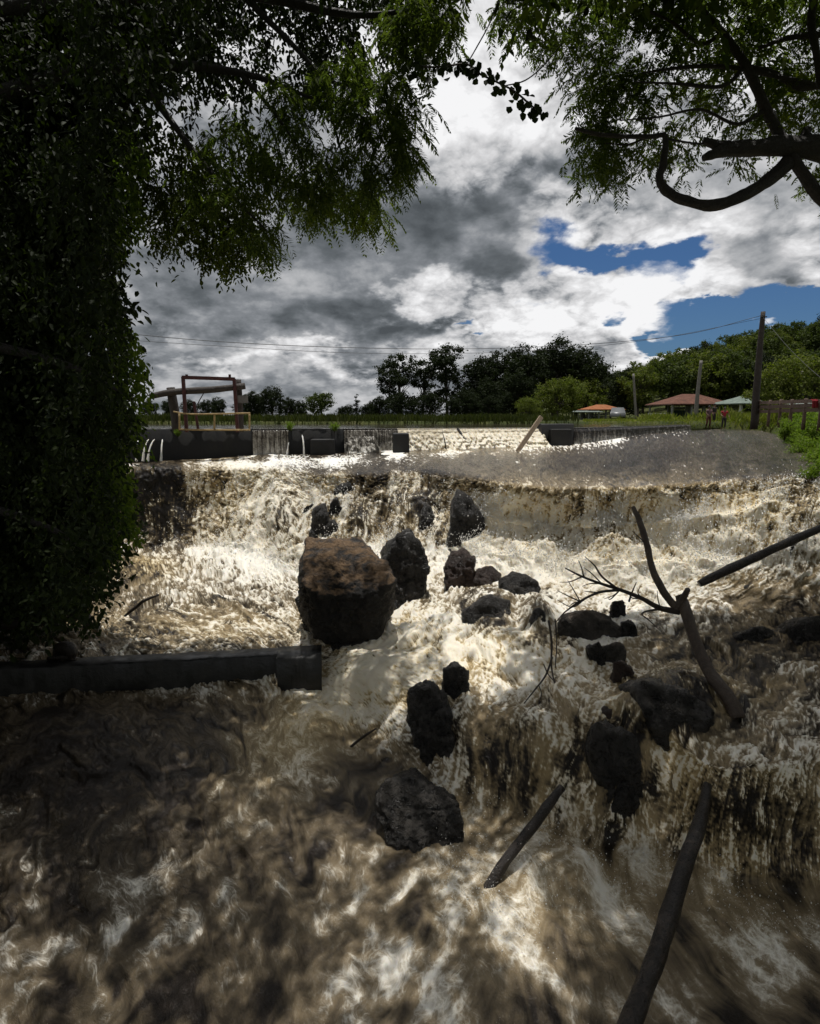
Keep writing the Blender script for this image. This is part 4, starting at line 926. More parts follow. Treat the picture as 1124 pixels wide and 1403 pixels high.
limb(MB(), [(246, 588.5, 23.9), (295, 589, 23.9), (343, 589, 23.9)], [1.2] * 3, 8, .03, 6).build('bottom_rail', M_YEL, rl)
# ------------------------------------------------------------------ foliage builders
def leaves(C, dirs, nrm, L, Wd, fold=.25):
    """pointed leaves: two quads folded along the midrib; C base points, dirs growth, nrm facing"""
    n = len(C); L = np.broadcast_to(L, (n,))[:, None]; Wd = np.broadcast_to(Wd, (n,))[:, None]
    d = dirs / (np.linalg.norm(dirs, axis=1)[:, None] + 1e-9)
    s = np.cross(d, nrm); s /= np.linalg.norm(s, axis=1)[:, None] + 1e-9
    u = np.cross(s, d)
    V = np.stack([C, C + d * L * .32 + s * Wd * .5 + u * Wd * fold, C + d * L * .72 + s * Wd * .38 + u * Wd * fold * .6, C + d * L - u * L * .06,
                  C + d * L * .72 - s * Wd * .38 + u * Wd * fold * .6, C + d * L * .32 - s * Wd * .5 + u * Wd * fold], 1).reshape(-1, 3)
    k = np.arange(n)[:, None] * 6
    F4 = np.concatenate([k + np.array([[0, 1, 2, 3]]), k + np.array([[0, 3, 4, 5]])])
    return V, F4
def rdir(n, rng): 
    v = rng.normal(size=(n, 3)); return v / np.linalg.norm(v, axis=1)[:, None]
def fronds(B, dirs, L, rng, M=9, droop=.5):
    """feathery compound leaves: pairs of narrow leaflets along a drooping midrib"""
    n = len(B); L = np.broadcast_to(L, (n,))
    d = dirs / np.linalg.norm(dirs, axis=1)[:, None]
    up = np.array([0, 0, 1.]); s = np.cross(d, up); s /= np.linalg.norm(s, axis=1)[:, None] + 1e-9
    Vs = []
    roll = rng.normal(size=n) * .5
    u = np.cross(s, d); s = s * np.cos(roll)[:, None] + u * np.sin(roll)[:, None]
    for k in range(M):
        t_ = (k + .6) / M
        p = B + d * (L * t_)[:, None] - up * (droop * L * t_ ** 2)[:, None]
        td = d - up * (2 * droop * t_); td /= np.linalg.norm(td, axis=1)[:, None]
        pl = L * (.33 * math.sin(math.pi * (.18 + .72 * t_)) + .03)
        for sg_ in (1, -1):
            e = s * sg_ * .85 + td * .55 - up * .18 + rng.normal(size=(n, 3)) * .13; e /= np.linalg.norm(e, axis=1)[:, None]
            w_ = np.cross(e, up + .3 * rng.normal(size=(n, 3))); w_ /= np.linalg.norm(w_, axis=1)[:, None] + 1e-9
            wd = (L / M * .46)[:, None]; q = pl[:, None]
            Vs.append(np.stack([p, p + e * q * .45 + w_ * wd, p + e * q - up * q * .12, p + e * q * .45 - w_ * wd], 1))
    V = np.concatenate(Vs).reshape(-1, 3)
    return V, np.arange(len(V)).reshape(-1, 4)

M_FAR = [leafmat('dark_far_foliage', (.010, .016, .006), (.026, .036, .012), .2), leafmat('mid_far_foliage', (.034, .052, .014), (.08, .10, .027), .3), leafmat('olive_far_foliage', (.065, .09, .018), (.15, .165, .04), .35)]
M_BARK = woodmat('dark_bark', [(.025, .02, .016), (.06, .048, .038), (.11, .09, .075)], .9, 3)

def tree_mesh(name, H, lobes, nclump, nleaf, ls, mat, seed, trunk_h=.45, tr=.2, clump_r=.7, label='', group=None, cat='tree', bare=.0):
    """lobes: (x, y, z, rx, rz) ellipsoids of the crown, in metres above the base; clumps sit mostly on their outside"""
    rng = np.random.default_rng(seed)
    r = empty(name, (0, 0, 0)); tag(r, label, cat, group)
    mb = MB(); mb.tube([(0, 0, -.6), (.05 * H * .3, 0, H * .2), (-.03 * H, .02 * H, H * trunk_h), (0, 0, H * .8)], [tr * 1.3, tr, tr * .75, tr * .2], 9, .1, seed)
    vol = np.array([l[3] ** 2 * l[4] for l in lobes]); pick = rng.choice(len(lobes), nclump, p=vol / vol.sum())
    Lb = np.array(lobes)[pick]; dv = rdir(nclump, rng); rr = rng.uniform(.45, 1.05, nclump) ** .7
    C = Lb[:, :3] + dv * rr[:, None] * np.column_stack([Lb[:, 3], Lb[:, 3], Lb[:, 4]])
    for k in range(min(nclump, 26)):
        l = C[k]; z0 = H * (trunk_h * .6 + .25 * rng.random()); mb.tube([(0, 0, min(z0, l[2] * .8)), (l[0] * .45, l[1] * .45, (z0 + l[2]) / 2), tuple(l)], [tr * .4, tr * .25, tr * .07], 5, .1, k, 3)
    mb.build('trunk', M_BARK, r)
    n = nclump * nleaf; cr = clump_r * rng.uniform(.55, 1.25, nclump)
    off = rng.normal(size=(n, 3)) * .5; off[:, 2] *= .62
    c = np.repeat(C, nleaf, 0) + off * np.repeat(cr, nleaf)[:, None]
    nm = rdir(n, rng) * .8 + off * 1.2 + np.array([0, 0, .7]); nm /= np.linalg.norm(nm, axis=1)[:, None]
    V, F4 = leaves(c, rdir(n, rng) + np.array([0, 0, -.3]), nm, ls * rng.uniform(.6, 1.3, n), ls * .62 * rng.uniform(.6, 1.3, n), .1)
    mesh('crown', V, F4, mat, r)
    return r
def place(proto, loc, s=1., rz=0., label=None, group=None, first=[set()], sz=None):
    o = proto if proto.name not in first[0] else copy_tree(proto)
    first[0].add(proto.name); first[0].add(o.name)
    o.location = [float(c) for c in loc]; o.rotation_euler.z = rz; o.scale = (s, s, sz or s)
    if label: o['label'] = label
    if group: o['group'] = group
    return o
def far(px, D, zoff=-.15):
    x = (px - CX) / F * D * CP; return np.array([x, D, CZ + float(ground_z(np.array(x), np.array(float(D)))) + zoff])

round_l = [(0, 0, 5.0, 3.2, 2.4), (1.6, .6, 5.8, 2.0, 1.7), (-1.7, -.4, 5.4, 2.0, 1.8), (.3, -1.5, 6.4, 1.8, 1.4), (-.4, 0, 3.4, 2.8, 1.6)]
tall_l = [(0, 0, 8.6, 2.2, 1.2), (1.8, .5, 7.2, 1.6, .9), (-1.9, -.3, 7.6, 1.7, .9), (.6, 0, 6.0, 1.7, .8), (-1.2, .8, 5.2, 1.5, .8), (0, 0, 3.2, 1.8, 1.1)]
broad_l = [(0, 0, 5.2, 3.4, 3.8), (-2.6, 0, 6.6, 2.6, 2.4), (2.6, .4, 6.8, 2.8, 2.4), (.2, 0, 8.6, 2.8, 1.8), (-2.2, -.6, 3.4, 2.6, 2.2), (2.4, -.4, 3.4, 2.6, 2.2)]
conif_l = [(0, 0, 2.0, 1.0, .8), (0, 0, 3.2, .75, .7), (.15, 0, 4.4, .5, .6), (0, 0, 5.4, .28, .5), (-.3, 0, 2.6, .6, .5)]
T_round = tree_mesh('broadleaf_tree', 8, round_l, 120, 46, .34, M_FAR[1], 1)
T_round2 = tree_mesh('broadleaf_tree', 8, [(x * .9, y, z * 1.05, a * .9, c) for x, y, z, a, c in round_l[::-1]], 120, 46, .32, M_FAR[2], 2)
T_dark = tree_mesh('dark_tree', 10.5, broad_l, 250, 42, .34, M_FAR[0], 3, .4, .28, .85)
T_tall = tree_mesh('tall_tree', 10, tall_l, 105, 40, .30, M_FAR[0], 4, .6, .17, .62)
T_con = tree_mesh('slender_tree', 6, conif_l, 46, 30, .22, M_FAR[0], 5, .8, .09, .35)
T_olive = tree_mesh('light_green_tree', 7, [(0, 0, 3.2, 3.6, 2.4), (-2.4, 0, 2.2, 2.6, 1.5), (1.8, 0, 4.6, 2.6, 1.8), (.2, -.8, 5.4, 1.8, 1.2), (-1.2, .3, 4.1, 2.0, 1.4)], 190, 50, .24, M_FAR[2], 6, .4, .2, .6)

# far shore, left
gl = 'low dark trees on the far shore behind the sluice gate'
lb = 'low dark tree on the far skyline behind the sluice gate'
for k, (px, D, s) in enumerate([(205, 105, .42), (232, 118, .5), (262, 110, .46), (300, 112, .52), (345, 106, .62), (374, 104, .72), (398, 108, .5), (412, 112, .45), (330, 116, .45), (285, 122, .5), (355, 118, .6)]):
    place(T_dark, far(px, D), s * .8, k * 1.7, lb, gl)
place(T_round, far(441, 100), .74, .6, 'round dark solitary tree on the far shore right of the sluice gate', sz=.62); T_round.children[1].data.materials[0] = M_FAR[1]
place(T_con, far(489, 95), .72, 0, 'small slender tree with bare tip beside the round dark tree')
lb, gl = 'low bush in the far field beside the round dark tree', 'low bushes in the far field'
for k, (px, D, s) in enumerate([(412, 98, .2), (468, 98, .22), (478, 100, .26), (503, 96, .25), (512, 100, .3)]): place(T_dark, far(px, D), s, k, lb, gl)
# central group
place(T_tall, far(549, 82), .95, .3, 'leftmost tall see-through tree beyond the weir'); place(T_tall, far(534, 80), .72, 2.3, 'lower see-through tree at the outer left of the central tree group')
place(T_tall, far(580, 84), .90, 4.1, 'tall see-through tree just left of the highest one'); place(T_tall, far(612, 82), 1.08, 1.2, 'highest of the tall see-through trees, right beside the dark dense grove')
gl = 'dense dark trees of the central grove'
for k, (px, D, s, lb) in enumerate([(655, 84, .86, 'dense dark tree at the left end of the central grove'), (690, 86, .98, 'dense dark tree in the left half of the central grove'), (722, 82, .98, 'dense dark tree in the middle of the central grove, beside the tallest'), (757, 84, 1.08, 'tallest dense dark tree of the central grove'),
                                  (790, 86, 1.0, 'dense dark tree at the right end of the central grove'), (670, 78, .55, 'short dark tree before the left half of the central grove'), (706, 76, .6, 'short dark tree in front of the middle of the central grove'), (640, 78, .42, 'smallest dark tree at the foot of the central grove, left end'), (808, 92, .84, 'dark tree behind the light green tree')]):
    place(T_dark, far(px, D), s, k * 2.1, lb, gl)
lb, gl = 'dark scrub along the foot of the central trees', 'scrub below the central trees'
for k, px in enumerate([520, 545, 566, 590, 622, 645, 670, 690]): place(T_dark, far(px, 72 + (k % 3) * 2), .30 + .05 * (k % 2), k, lb, gl)
place(T_olive, far(762, 66), .80, .2, 'light green tree sloping down towards the water, in front of the dark grove'); place(T_olive, far(800, 82), .95, 2.0, 'light green tree behind the small orange roofed pavilion')
place(T_olive, far(725, 62), .42, 4.0, 'low light green bush at the left foot of the light green tree')
# wooded slope
lb, gl = 'bushy green tree on the wooded slope behind the pavilions', 'trees on the wooded slope'
rng = np.random.default_rng(5); k = 0
for D in (78, 90, 102, 116, 132):
    for px in np.arange(815, 1330, 30 if D < 100 else 24):
        q = px + rng.uniform(-12, 12)
        if D == 78 and q < 850: continue
        s = rng.uniform(.78, 1.12) * (.88 if q < 900 else 1)
        place([T_round, T_round2, T_round][k % 3] if k % 7 else T_dark, far(q, D + rng.uniform(-4, 4)), s * (.75 if k % 7 == 0 else 1), rng.uniform(0, 6), lb, gl); k += 1
place(T_olive, far(1066, 52), .85, 1.0, 'light green leafy tree behind the timber fence at the right'); place(T_olive, far(1112, 50), .95, 3.0, 'larger light green tree rising behind the right end of the timber fence')

# reeds on the far shore, one mass
rng = np.random.default_rng(9); n = 26000
yy = 44 + 26 * rng.random(n) ** 1.5; xx = rng.uniform(-44, 20, n)
xx = np.where(xx > 14, xx - 10, xx); z = ground_z(xx, yy); ok = z > -1.0; xx, yy, z = xx[ok], yy[ok], z[ok]; n = len(xx)
B = np.column_stack([xx, yy, CZ + z - .05])
hh = rng.uniform(.45, .95, n) * (1 + .4 * pn2(xx * .2, yy * .2, 4)) * .80
d = np.column_stack([rng.normal(size=n) * .25, rng.normal(size=n) * .25, np.ones(n)])
V, F4 = leaves(B, d, rdir(n, rng), hh, rng.uniform(.05, .12, n), .1)
M_REED = leafmat('reeds', (.03, .042, .012), (.075, .085, .025), .25)
tag(mesh('reeds', V, F4, M_REED), 'band of dull green reeds along the far shore of the reservoir', 'reeds', kind='stuff')
# lawn grass right
n = 22000; px = rng.uniform(800, 1200, n); D = 46 + 26 * rng.random(n) ** 1.3
xx = (px - CX) / F * D * CP; z = ground_z(xx, D); ok = z > -1.2; xx, D, z = xx[ok], D[ok], z[ok]; n = len(xx)
tall = sstep(.1, .5, pn2(xx * .3, D * .25, 7)) * (xx > 24) + .9 * (xx > 26.5) * (D < 54)
V, F4 = leaves(np.column_stack([xx, D, CZ + z - .03]), np.column_stack([rng.normal(size=n) * .4, rng.normal(size=n) * .4, np.ones(n)]), rdir(n, rng), rng.uniform(.10, .24, n) + tall * rng.uniform(.3, .9, n), rng.uniform(.05, .13, n), .1)
M_LAWN = leafmat('lawn_grass', (.13, .17, .03), (.26, .27, .065), .3)
tag(mesh('lawn_grass', V, F4, M_LAWN), 'yellow green grass of the lawn in front of the pavilions', 'grass', kind='stuff')

# ------------------------------------------------------------------ pavilions
def tilemat(name, cols, sc_=2.2):
    m, t, b = material(name)
    co = t.new('ShaderNodeTexCoord').outputs['Object']
    n = t.noise(co, sc_, 7, .7); wv = t.new('ShaderNodeTexWave', wave_type='BANDS', bands_direction='X'); t.put(wv.inputs[0], co); wv.inputs['Scale'].default_value = 3.2; wv.inputs['Distortion'].default_value = .6
    wz = t.new('ShaderNodeTexWave', wave_type='BANDS', bands_direction='Z'); t.put(wz.inputs[0], co); wz.inputs['Scale'].default_value = 6; wz.inputs['Distortion'].default_value = .5
    t.put(b.inputs['Base Color'], t.ramp(n, [(.32 + .36 * i / (len(cols) - 1), c) for i, c in enumerate(cols)])); b.inputs['Roughness'].default_value = .85
    t.put(b.inputs['Normal'], t.bump(t.math('ADD', wv.outputs['Fac'], wz.outputs['Fac']), .8, .05)); return m
M_TILE = tilemat('red_roof_tiles', [(.08, .032, .019), (.15, .056, .033), (.22, .095, .056)])
M_TILE2 = tilemat('orange_roof_tiles', [(.28, .09, .03), (.40, .14, .05), (.46, .18, .075)])
M_TENT = simple('green_grey_canvas', [(.09, .12, .10), (.14, .18, .15), (.19, .23, .20)], 2, .8, .2, .01)
M_WHITE = simple('white_paint', [(.5, .5, .48), (.68, .68, .66), (.75, .75, .73)], 3, .6, .2, .01)
M_GREENW = simple('green_painted_wall', [(.03, .07, .05), (.05, .11, .08), (.08, .14, .11)], 2, .7, .2, .01)
M_WALLG = simple('pale_grey_wall', [(.18, .19, .18), (.26, .27, .26)], 2, .8, .2, .01)
M_SHEET = simple('pale_sheet_roof', [(.20, .24, .22), (.30, .34, .32)], 2, .5, .3, .02, (1, 8, 1))
def hip(w, dp, z0, z1, ridge=.25, over=0., thick=.10, sag=0):
    mb = MB(); x, y = w / 2, dp / 2; rx = w * ridge / 2
    n = 10; V = []
    for k in range(n + 1):
        q = k / n; xx_, yy_ = x * (1 - q) + rx * q, y * (1 - q) + .02 * q; zz = z0 + (z1 - z0) * (q - sag * q * (1 - q))
        V += [[-xx_, -yy_, zz], [xx_, -yy_, zz], [xx_, yy_, zz], [-xx_, yy_, zz]]
    V = np.array(V); F4 = []
    for k in range(n):
        for e in range(4): F4.append([k * 4 + e, k * 4 + (e + 1) % 4, k * 4 + 4 + (e + 1) % 4, k * 4 + 4 + e])
    F4.append([n * 4, n * 4 + 1, n * 4 + 2, n * 4 + 3])
    lo = V[:4] - np.array([0, 0, thick]); m0 = len(V); V = np.vstack([V, lo])
    for e in range(4): F4.append([m0 + e, m0 + (e + 1) % 4, (e + 1) % 4, e])
    F4.append([m0 + 3, m0 + 2, m0 + 1, m0]); mb.add(V, F4); return mb
def pavilion(px, D, w, dp, z0, z1, nx_, mat, label, sag=.12, postmat=None, ridge=.25, rz=.12, low=True, cat='pavilion'):
    r = empty('pavilion', (0, 0, 0)); tag(r, label, cat)
    hip(w, dp, z0, z1, ridge, sag=sag).build('roof', mat, r, smooth=False)
    pm = postmat or M_WALLG
    for a in np.linspace(-w / 2 + .4, w / 2 - .4, nx_):
        for c in (-dp / 2 + .4, dp / 2 - .4):
            mb = MB(); mb.box((a, c, (z0 - .1) / 2 - .1), (.16, .16, z0 + .1)); mb.build('post', pm, r, smooth=False)
    if low:
        mb = MB(); mb.box((w * .12, dp / 2 - .6, .5), (w * .5, .12, 1.3)); mb.build('back_wall', M_GREENW, r, smooth=False)
        mb = MB(); mb.box((w * .05, -dp / 2 + .3, .28), (w * .42, .14, .72)); mb.build('low_wall', M_GREENW, r, smooth=False)
        mb = MB(); mb.box((w * .0, 0, .72), (.55, .4, 1.7)); mb.build('pillar', M_WALLG, r, smooth=False)
    o = far(px, D, -.05); r.location = [float(c) for c in o]; r.rotation_euler.z = rz; LOC[r.name] = o
    return r
def table(px, D, label, w=.9, mat=None):
    r = empty('table', (0, 0, 0)); tag(r, label, 'table', None)
    mb = MB(); mb.box((0, 0, .74), (w, .7, .06)); mb.build('tabletop', mat or M_WHITE, r, smooth=False)
    for a in (-1, 1):
        for c in (-1, 1): mb = MB(); mb.box((a * w * .42, c * .28, .33), (.06, .06, .76)); mb.build('leg', mat or M_WHITE, r, smooth=False)
    o = far(px, D, 0); r.location = [float(c) for c in o]
pavilion(943, 63, 7.3, 5.2, 1.75, 2.85, 4, M_TILE, 'open pavilion with big red tiled hip roof behind the two bathers', .10)
pavilion(823, 72, 4.7, 3.6, 1.25, 1.85, 3, M_TILE2, 'small open pavilion with bright orange tiled roof', .1, low=False)
pavilion(802, 70.2, 3.4, 2.6, 1.0, 1.12, 3, M_SHEET, 'low flat pale sheet roof shelter beside the orange roofed pavilion', 0, low=False, ridge=.8, cat='shelter')
tn_ = pavilion(1014, 60, 4.6, 4.2, 1.75, 2.55, 2, M_TENT, 'grey green canvas gazebo with a white stripe between red roof and tall pole', .25, M_WHITE, .06, .3, low=False, cat='gazebo')
mb = MB(); mb.beam((.15, -2.12, 1.80), (.12, -.12, 2.58), .36, .02); mb.build('stripe', M_WHITE, tn_, smooth=False)
pavilion(1128, 46, 4.5, 3.5, 1.35, 1.75, 2, M_SHEET, 'pale sheet roof shelter behind the right end of the timber fence', 0, low=False, ridge=.6, cat='shelter')
table(905, 60.5, 'small white table at the left corner of the red roofed pavilion', 1.0)
table(893, 61, 'low white bench table on the lawn left of the red roofed pavilion', .5)
# parked car under the orange pavilion
M_CAR = simple('silver_car_paint', [(.10, .105, .11), (.14, .145, .15)], 1, .3, .0, .01); M_GLASS = simple('dark_car_glass', [(.01, .012, .014), (.02, .022, .025)], 1, .1, 0, .01); M_TYRE = simple('black_rubber', [(.01, .01, .01), (.02, .02, .02)], 3, .8)
cr_ = empty('parked_car', (0, 0, 0)); tag(cr_, 'grey car parked at the right side of the small orange roofed pavilion', 'car')
pr = [(-2, .35), (-2.02, .75), (-1.5, .92), (-.95, 1.0), (-.4, 1.42), (.7, 1.46), (1.4, 1.02), (1.95, .9), (2.05, .5), (2, .35)]
V = []; 
for q, sx in ((-.82, 1), (-.74, 1), (.74, 1), (.82, 1)):
    for (a, c) in pr: V.append([a * (.97 if abs(q) > .8 else 1), q * (1 if c < 1.1 else .82), c if abs(q) < .8 else c - .04])
n_ = len(pr); F4 = [[k * n_ + e, k * n_ + e + 1, k * n_ + n_ + e + 1, k * n_ + n_ + e] for k in range(3) for e in range(n_ - 1)]
F4 += [[0, 1, 8, 9], [1, 2, 7, 8], [2, 3, 6, 7], [3, 4, 5, 6]] + [[3 * n_ + 9, 3 * n_ + 8, 3 * n_ + 1, 3 * n_], [3 * n_ + 8, 3 * n_ + 7, 3 * n_ + 2, 3 * n_ + 1], [3 * n_ + 7, 3 * n_ + 6, 3 * n_ + 3, 3 * n_ + 2], [3 * n_ + 6, 3 * n_ + 5, 3 * n_ + 4, 3 * n_ + 3]]
MB().add(V, F4).build('body', M_CAR, cr_)
for q in (-1, 1): mb = MB(); mb.add([[-.8, q * .80, 1.03], [1.2, q * .80, 1.03], [.65, q * .70, 1.4], [-.35, q * .70, 1.4]], [[0, 1, 2, 3]]); mb.build('window', M_GLASS, cr_, smooth=False)
for a in (-1.25, 1.25):
    for q in (-.78, .78): mb = MB(); mb.tube([(a, q - .1, .32), (a, q + .1, .32)], [.32, .32], 18, 0, 0, 1); mb.build('wheel', M_TYRE, cr_)
o = far(846, 69, 0); cr_.location = [float(c) for c in o]; cr_.rotation_euler.z = 1.25

# ------------------------------------------------------------------ poles, wires, fence
def pole(pts, rpx, mat, label, seed, arm=None):
    r = empty('utility_pole', tp(pts)[0]); tag(r, label, 'utility pole')
    limb(MB(), pts, rpx, 10, .05, seed).build('shaft', mat, r)
    if arm:
        mb = MB(); mb.tube([P(*arm[0]), P(*arm[1])], [.03, .03], 6); mb.build('insulator', M_TWIG, r)
    return r
pole([(1033, 588, 30.5), (1038, 520, 30.5), (1042, 470, 30.5), (1046, 427, 30.5)], [4.8, 4.4, 3.6, 2.8], M_POLE, 'tallest weathered timber pole, rising at the right against the sky', 1, ((1043, 434, 30.4), (1051, 434, 30.4)))
pole([(953, 579, 52), (955, 550, 52), (958, 520, 52), (961, 494, 52)], [3.0, 2.6, 2.2, 1.9], M_POLEG, 'pale slightly tilted pole in front of the red roofed pavilion', 2)
pole([(872, 577, 64), (870, 545, 64), (868, 512, 64)], [1.6, 1.6, 1.4], M_POLEG, 'thin pale pole on the lawn between the orange and the red roof', 3)
pole([(1098, 566, 50), (1099, 540, 50), (1100, 508, 50)], [1.8, 1.7, 1.5], M_POLEG, 'thin pale pole among the trees behind the timber fence', 4)
M_WIRE = simple('cable', [(.03, .03, .03), (.04, .04, .04)], 1, .6)
def wire(pts, label, r=.012):
    mb = MB(); mb.tube([P(*p) for p in pts], r, 4, 0, 0, 8); tag(mb.build('power_line', M_WIRE, origin=P(*pts[0])), label, 'wire', 'power lines across the sky')
wire([(120, 452, 22), (300, 468, 24), (470, 476, 26), (640, 478, 28), (800, 472, 29.5), (940, 458, 30.2), (1045, 432, 30.5)], 'upper thin wire sagging across the sky from the tall pole to the left bank')
wire([(120, 462, 21.6), (300, 474, 23.6), (500, 484, 26), (700, 482, 28.5), (880, 467, 30), (1045, 436, 30.5)], 'lower thin wire sagging across the sky from the tall pole to the left bank', .008)
wire([(1045, 434, 30.5), (1075, 470, 26), (1110, 505, 22), (1160, 545, 18)], 'thin wire running down from the tall pole to the right edge', .01)
M_FENCE = woodmat('brown_fence_timber', [(.06, .035, .024), (.13, .08, .055), (.2, .13, .09)], .85, 6)
fe = empty('timber_fence', P(1090, 580, 25)); tag(fe, 'brown timber post and rail fence on the right bank', 'fence')
FX = [(1041, 30.5, 549), (1056, 28.6, 549), (1071, 27, 548), (1086, 25.7, 548), (1105, 24.3, 547), (1127, 23, 547), (1152, 21.8, 546)]
for k, (px, D, y) in enumerate(FX):
    p = P(px, y - 1, D); mb = MB(); mb.tube([p, p - np.array([0, 0, 1.3])], [.065, .075], 8, .08, k); mb.build('post', M_FENCE, fe)
for dy, h in ((2.5, .11), (8.5, .12), (14.5, .11)):
    mb = MB()
    for a, c in zip(FX[:-1], FX[1:]): mb.beam(P(a[0], a[2] + dy, a[1] - .12), P(c[0], c[2] + dy + .3, c[1] - .12), .06, h * 1.4)
    mb.build('rail', M_FENCE, fe, smooth=False)
M_RED = simple('red_cloth', [(.22, .015, .02), (.38, .03, .04)], 3, .9, .3, .02); M_WCL = simple('white_cloth', [(.5, .5, .52), (.7, .7, .7)], 3, .9, .3, .02)
def cloth(px, D, y0, y1, w, mat, label, seed):
    xs_ = np.linspace(-.5, .5, 12); zs = np.linspace(0, 1, 14); V = []
    top, bot = P(px, y0, D), P(px, y1, D)
    for z in zs:
        for x in xs_: V.append([top[0] + x * w * (1 - .1 * z), D - .05 * math.sin(x * 14 + seed) * z - .04 - (.10 if z > .08 else 0), top[2] * (1 - z) + bot[2] * z])
    V = np.array(V); F4 = [[k * 12 + j, k * 12 + j + 1, k * 12 + 13 + j, k * 12 + 12 + j] for k in range(13) for j in range(11)]
    o = mesh('towel', V, np.array(F4), mat, origin=bot); so_ = o.modifiers.new('cloth', 'SOLIDIFY'); so_.thickness = .015
    tag(o, label, 'towel')
cloth(1115, 23.3, 547, 559, .30, M_RED, 'red cloth hanging over the timber fence near the right edge', 1)
cloth(1128, 22.6, 548, 562, .22, M_WCL, 'white cloth hanging over the timber fence at the right edge', 2)
# ------------------------------------------------------------------ people at the end of the ford
def skin(name, J, E, mat, parent, root=0, sub=1):
    """one continuous surface grown round joints J {i: (x, y, z, r)} and bones E"""
    me = bpy.data.meshes.new(name); k = sorted(J); ix = {a: n for n, a in enumerate(k)}
    me.from_pydata([J[a][:3] for a in k], [(ix[a], ix[b]) for a, b in E], [])
    o = bpy.data.objects.new(name, me); COL.objects.link(o); me.materials.append(mat)
    o.modifiers.new('skin', 'SKIN'); o.modifiers['skin'].use_smooth_shade = True
    for a in k:
        v = me.skin_vertices[0].data[ix[a]]; r = J[a][3]; v.radius = r if isinstance(r, tuple) else (r, r); v.use_root = (a == root)
    if sub: sb = o.modifiers.new('smooth', 'SUBSURF'); sb.levels = sub; sb.render_levels = sub
    o.parent = parent; LOC[o.name] = LOC[parent.name]; return o
def matc(name, c, r=.8): return simple(name, [tuple(x * .75 for x in c), c], 4, r, .2, .01)
M_SKIN = matc('skin', (.20, .11, .07), .6); M_HAIR = matc('black_hair', (.012, .01, .009), .6)
def person(loc, rz, label, top, legs, stance=.11, armL=None, armR=None, lean=.0, s=1.):
    r = empty('person', loc); tag(r, label, 'person'); 
    J = {0: (0, 0, .95, (.13, .10)), 1: (0, 0, 1.15, (.125, .09)), 2: (0, .01, 1.36, (.16, .10)), 3: (0, .01, 1.46, (.06, .06)), 4: (0, 0, 1.54, (.065, .075)), 5: (0, -.005, 1.62, (.075, .095)), 6: (0, 0, 1.70, (.05, .06)),
         10: (stance, 0, .90, .085), 11: (stance * 1.15, -.02, .50, .055), 12: (stance * 1.25, .02, .10, .036), 13: (stance * 1.3, -.02, .04, .04), 14: (stance * 1.35, -.14, .025, .03),
         20: (-stance, 0, .90, .085), 21: (-stance * 1.1, -.05, .50, .055), 22: (-stance * 1.1, .04, .10, .036), 23: (-stance * 1.1, .0, .04, .04), 24: (-stance * 1.2, -.12, .025, .03)}
    aL = armL or [(.19, 0, 1.40), (.25, .02, 1.14), (.24, -.08, .92), (.24, -.11, .84)]
    aR = armR or [(-.19, 0, 1.40), (-.25, .02, 1.14), (-.24, -.08, .92), (-.24, -.11, .84)]
    E = [(0, 1), (1, 2), (2, 3), (3, 4), (4, 5), (5, 6), (0, 10), (10, 11), (11, 12), (12, 13), (13, 14), (0, 20), (20, 21), (21, 22), (22, 23), (23, 24)]
    for b0, arm in ((30, aL), (40, aR)):
        for k, (p, rr) in enumerate(zip(arm, (.052, .042, .028, .03))): J[b0 + k] = (*p, rr)
        E += [(2, b0), (b0, b0 + 1), (b0 + 1, b0 + 2), (b0 + 2, b0 + 3)]
    body = skin('body', J, E, M_SKIN, r)
    # hands: fingers and thumb rooted in the palm
    for arm, sg_ in ((aL, 1), (aR, -1)):
        w_, h_ = np.array(arm[2]), np.array(arm[3]); d_ = (h_ - w_) / np.linalg.norm(h_ - w_); sx = np.cross(d_, [sg_ * 1., 0, 0]); sx /= np.linalg.norm(sx)
        fj = {0: (*h_, .014)}; fe_ = []; n_ = 1
        for q, ln in ((-.03, .06), (-.01, .075), (.01, .07), (.03, .055)):
            a_ = h_ + d_ * .02 + sx * q; b_ = a_ + d_ * ln * .6; c_ = b_ + d_ * ln * .35 - np.array([sg_ * .018, 0, 0])
            fj[n_] = (*a_, .010); fj[n_ + 1] = (*b_, .009); fj[n_ + 2] = (*c_, .007); fe_ += [(0, n_), (n_, n_ + 1), (n_ + 1, n_ + 2)]; n_ += 3
        a_ = h_ - d_ * .01 + sx * .045; fj[n_] = (*a_, .011); fj[n_ + 1] = (*(a_ + d_ * .04 + sx * .012), .009); fe_ += [(0, n_), (n_, n_ + 1)]
        skin('hand', fj, fe_, M_SKIN, r)
    if top:
        tj = {0: (0, 0, .93, (.15, .12)), 1: (0, 0, 1.15, (.145, .11)), 2: (0, .01, 1.36, (.175, .115)), 3: (0, .01, 1.44, (.075, .075))}; te = [(0, 1), (1, 2), (2, 3)]
        for b0, arm in ((30, aL), (40, aR)):
            a_, c_ = np.array(arm[0]), np.array(arm[1]); tj[b0] = (*a_, .07); tj[b0 + 1] = (*(a_ * .45 + c_ * .55), .062); te += [(2, b0), (b0, b0 + 1)]
        skin('shirt', tj, te, top, r)
    lj = {0: (0, 0, .98, (.145, .115)), 1: (0, 0, .93, (.15, .12))}; le = [(0, 1)]
    for b0 in (10, 20):
        for k in (0, 1, 2):
            x, y, z, q = J[b0 + k]; lj[b0 + k] = (x, y, z if k < 2 else .16, q + .022)
        le += [(1, b0), (b0, b0 + 1), (b0 + 1, b0 + 2)]
    skin('trousers', lj, le, legs, r)
    bm = bmesh.new(); bmesh.ops.create_uvsphere(bm, u_segments=20, v_segments=14, radius=1)
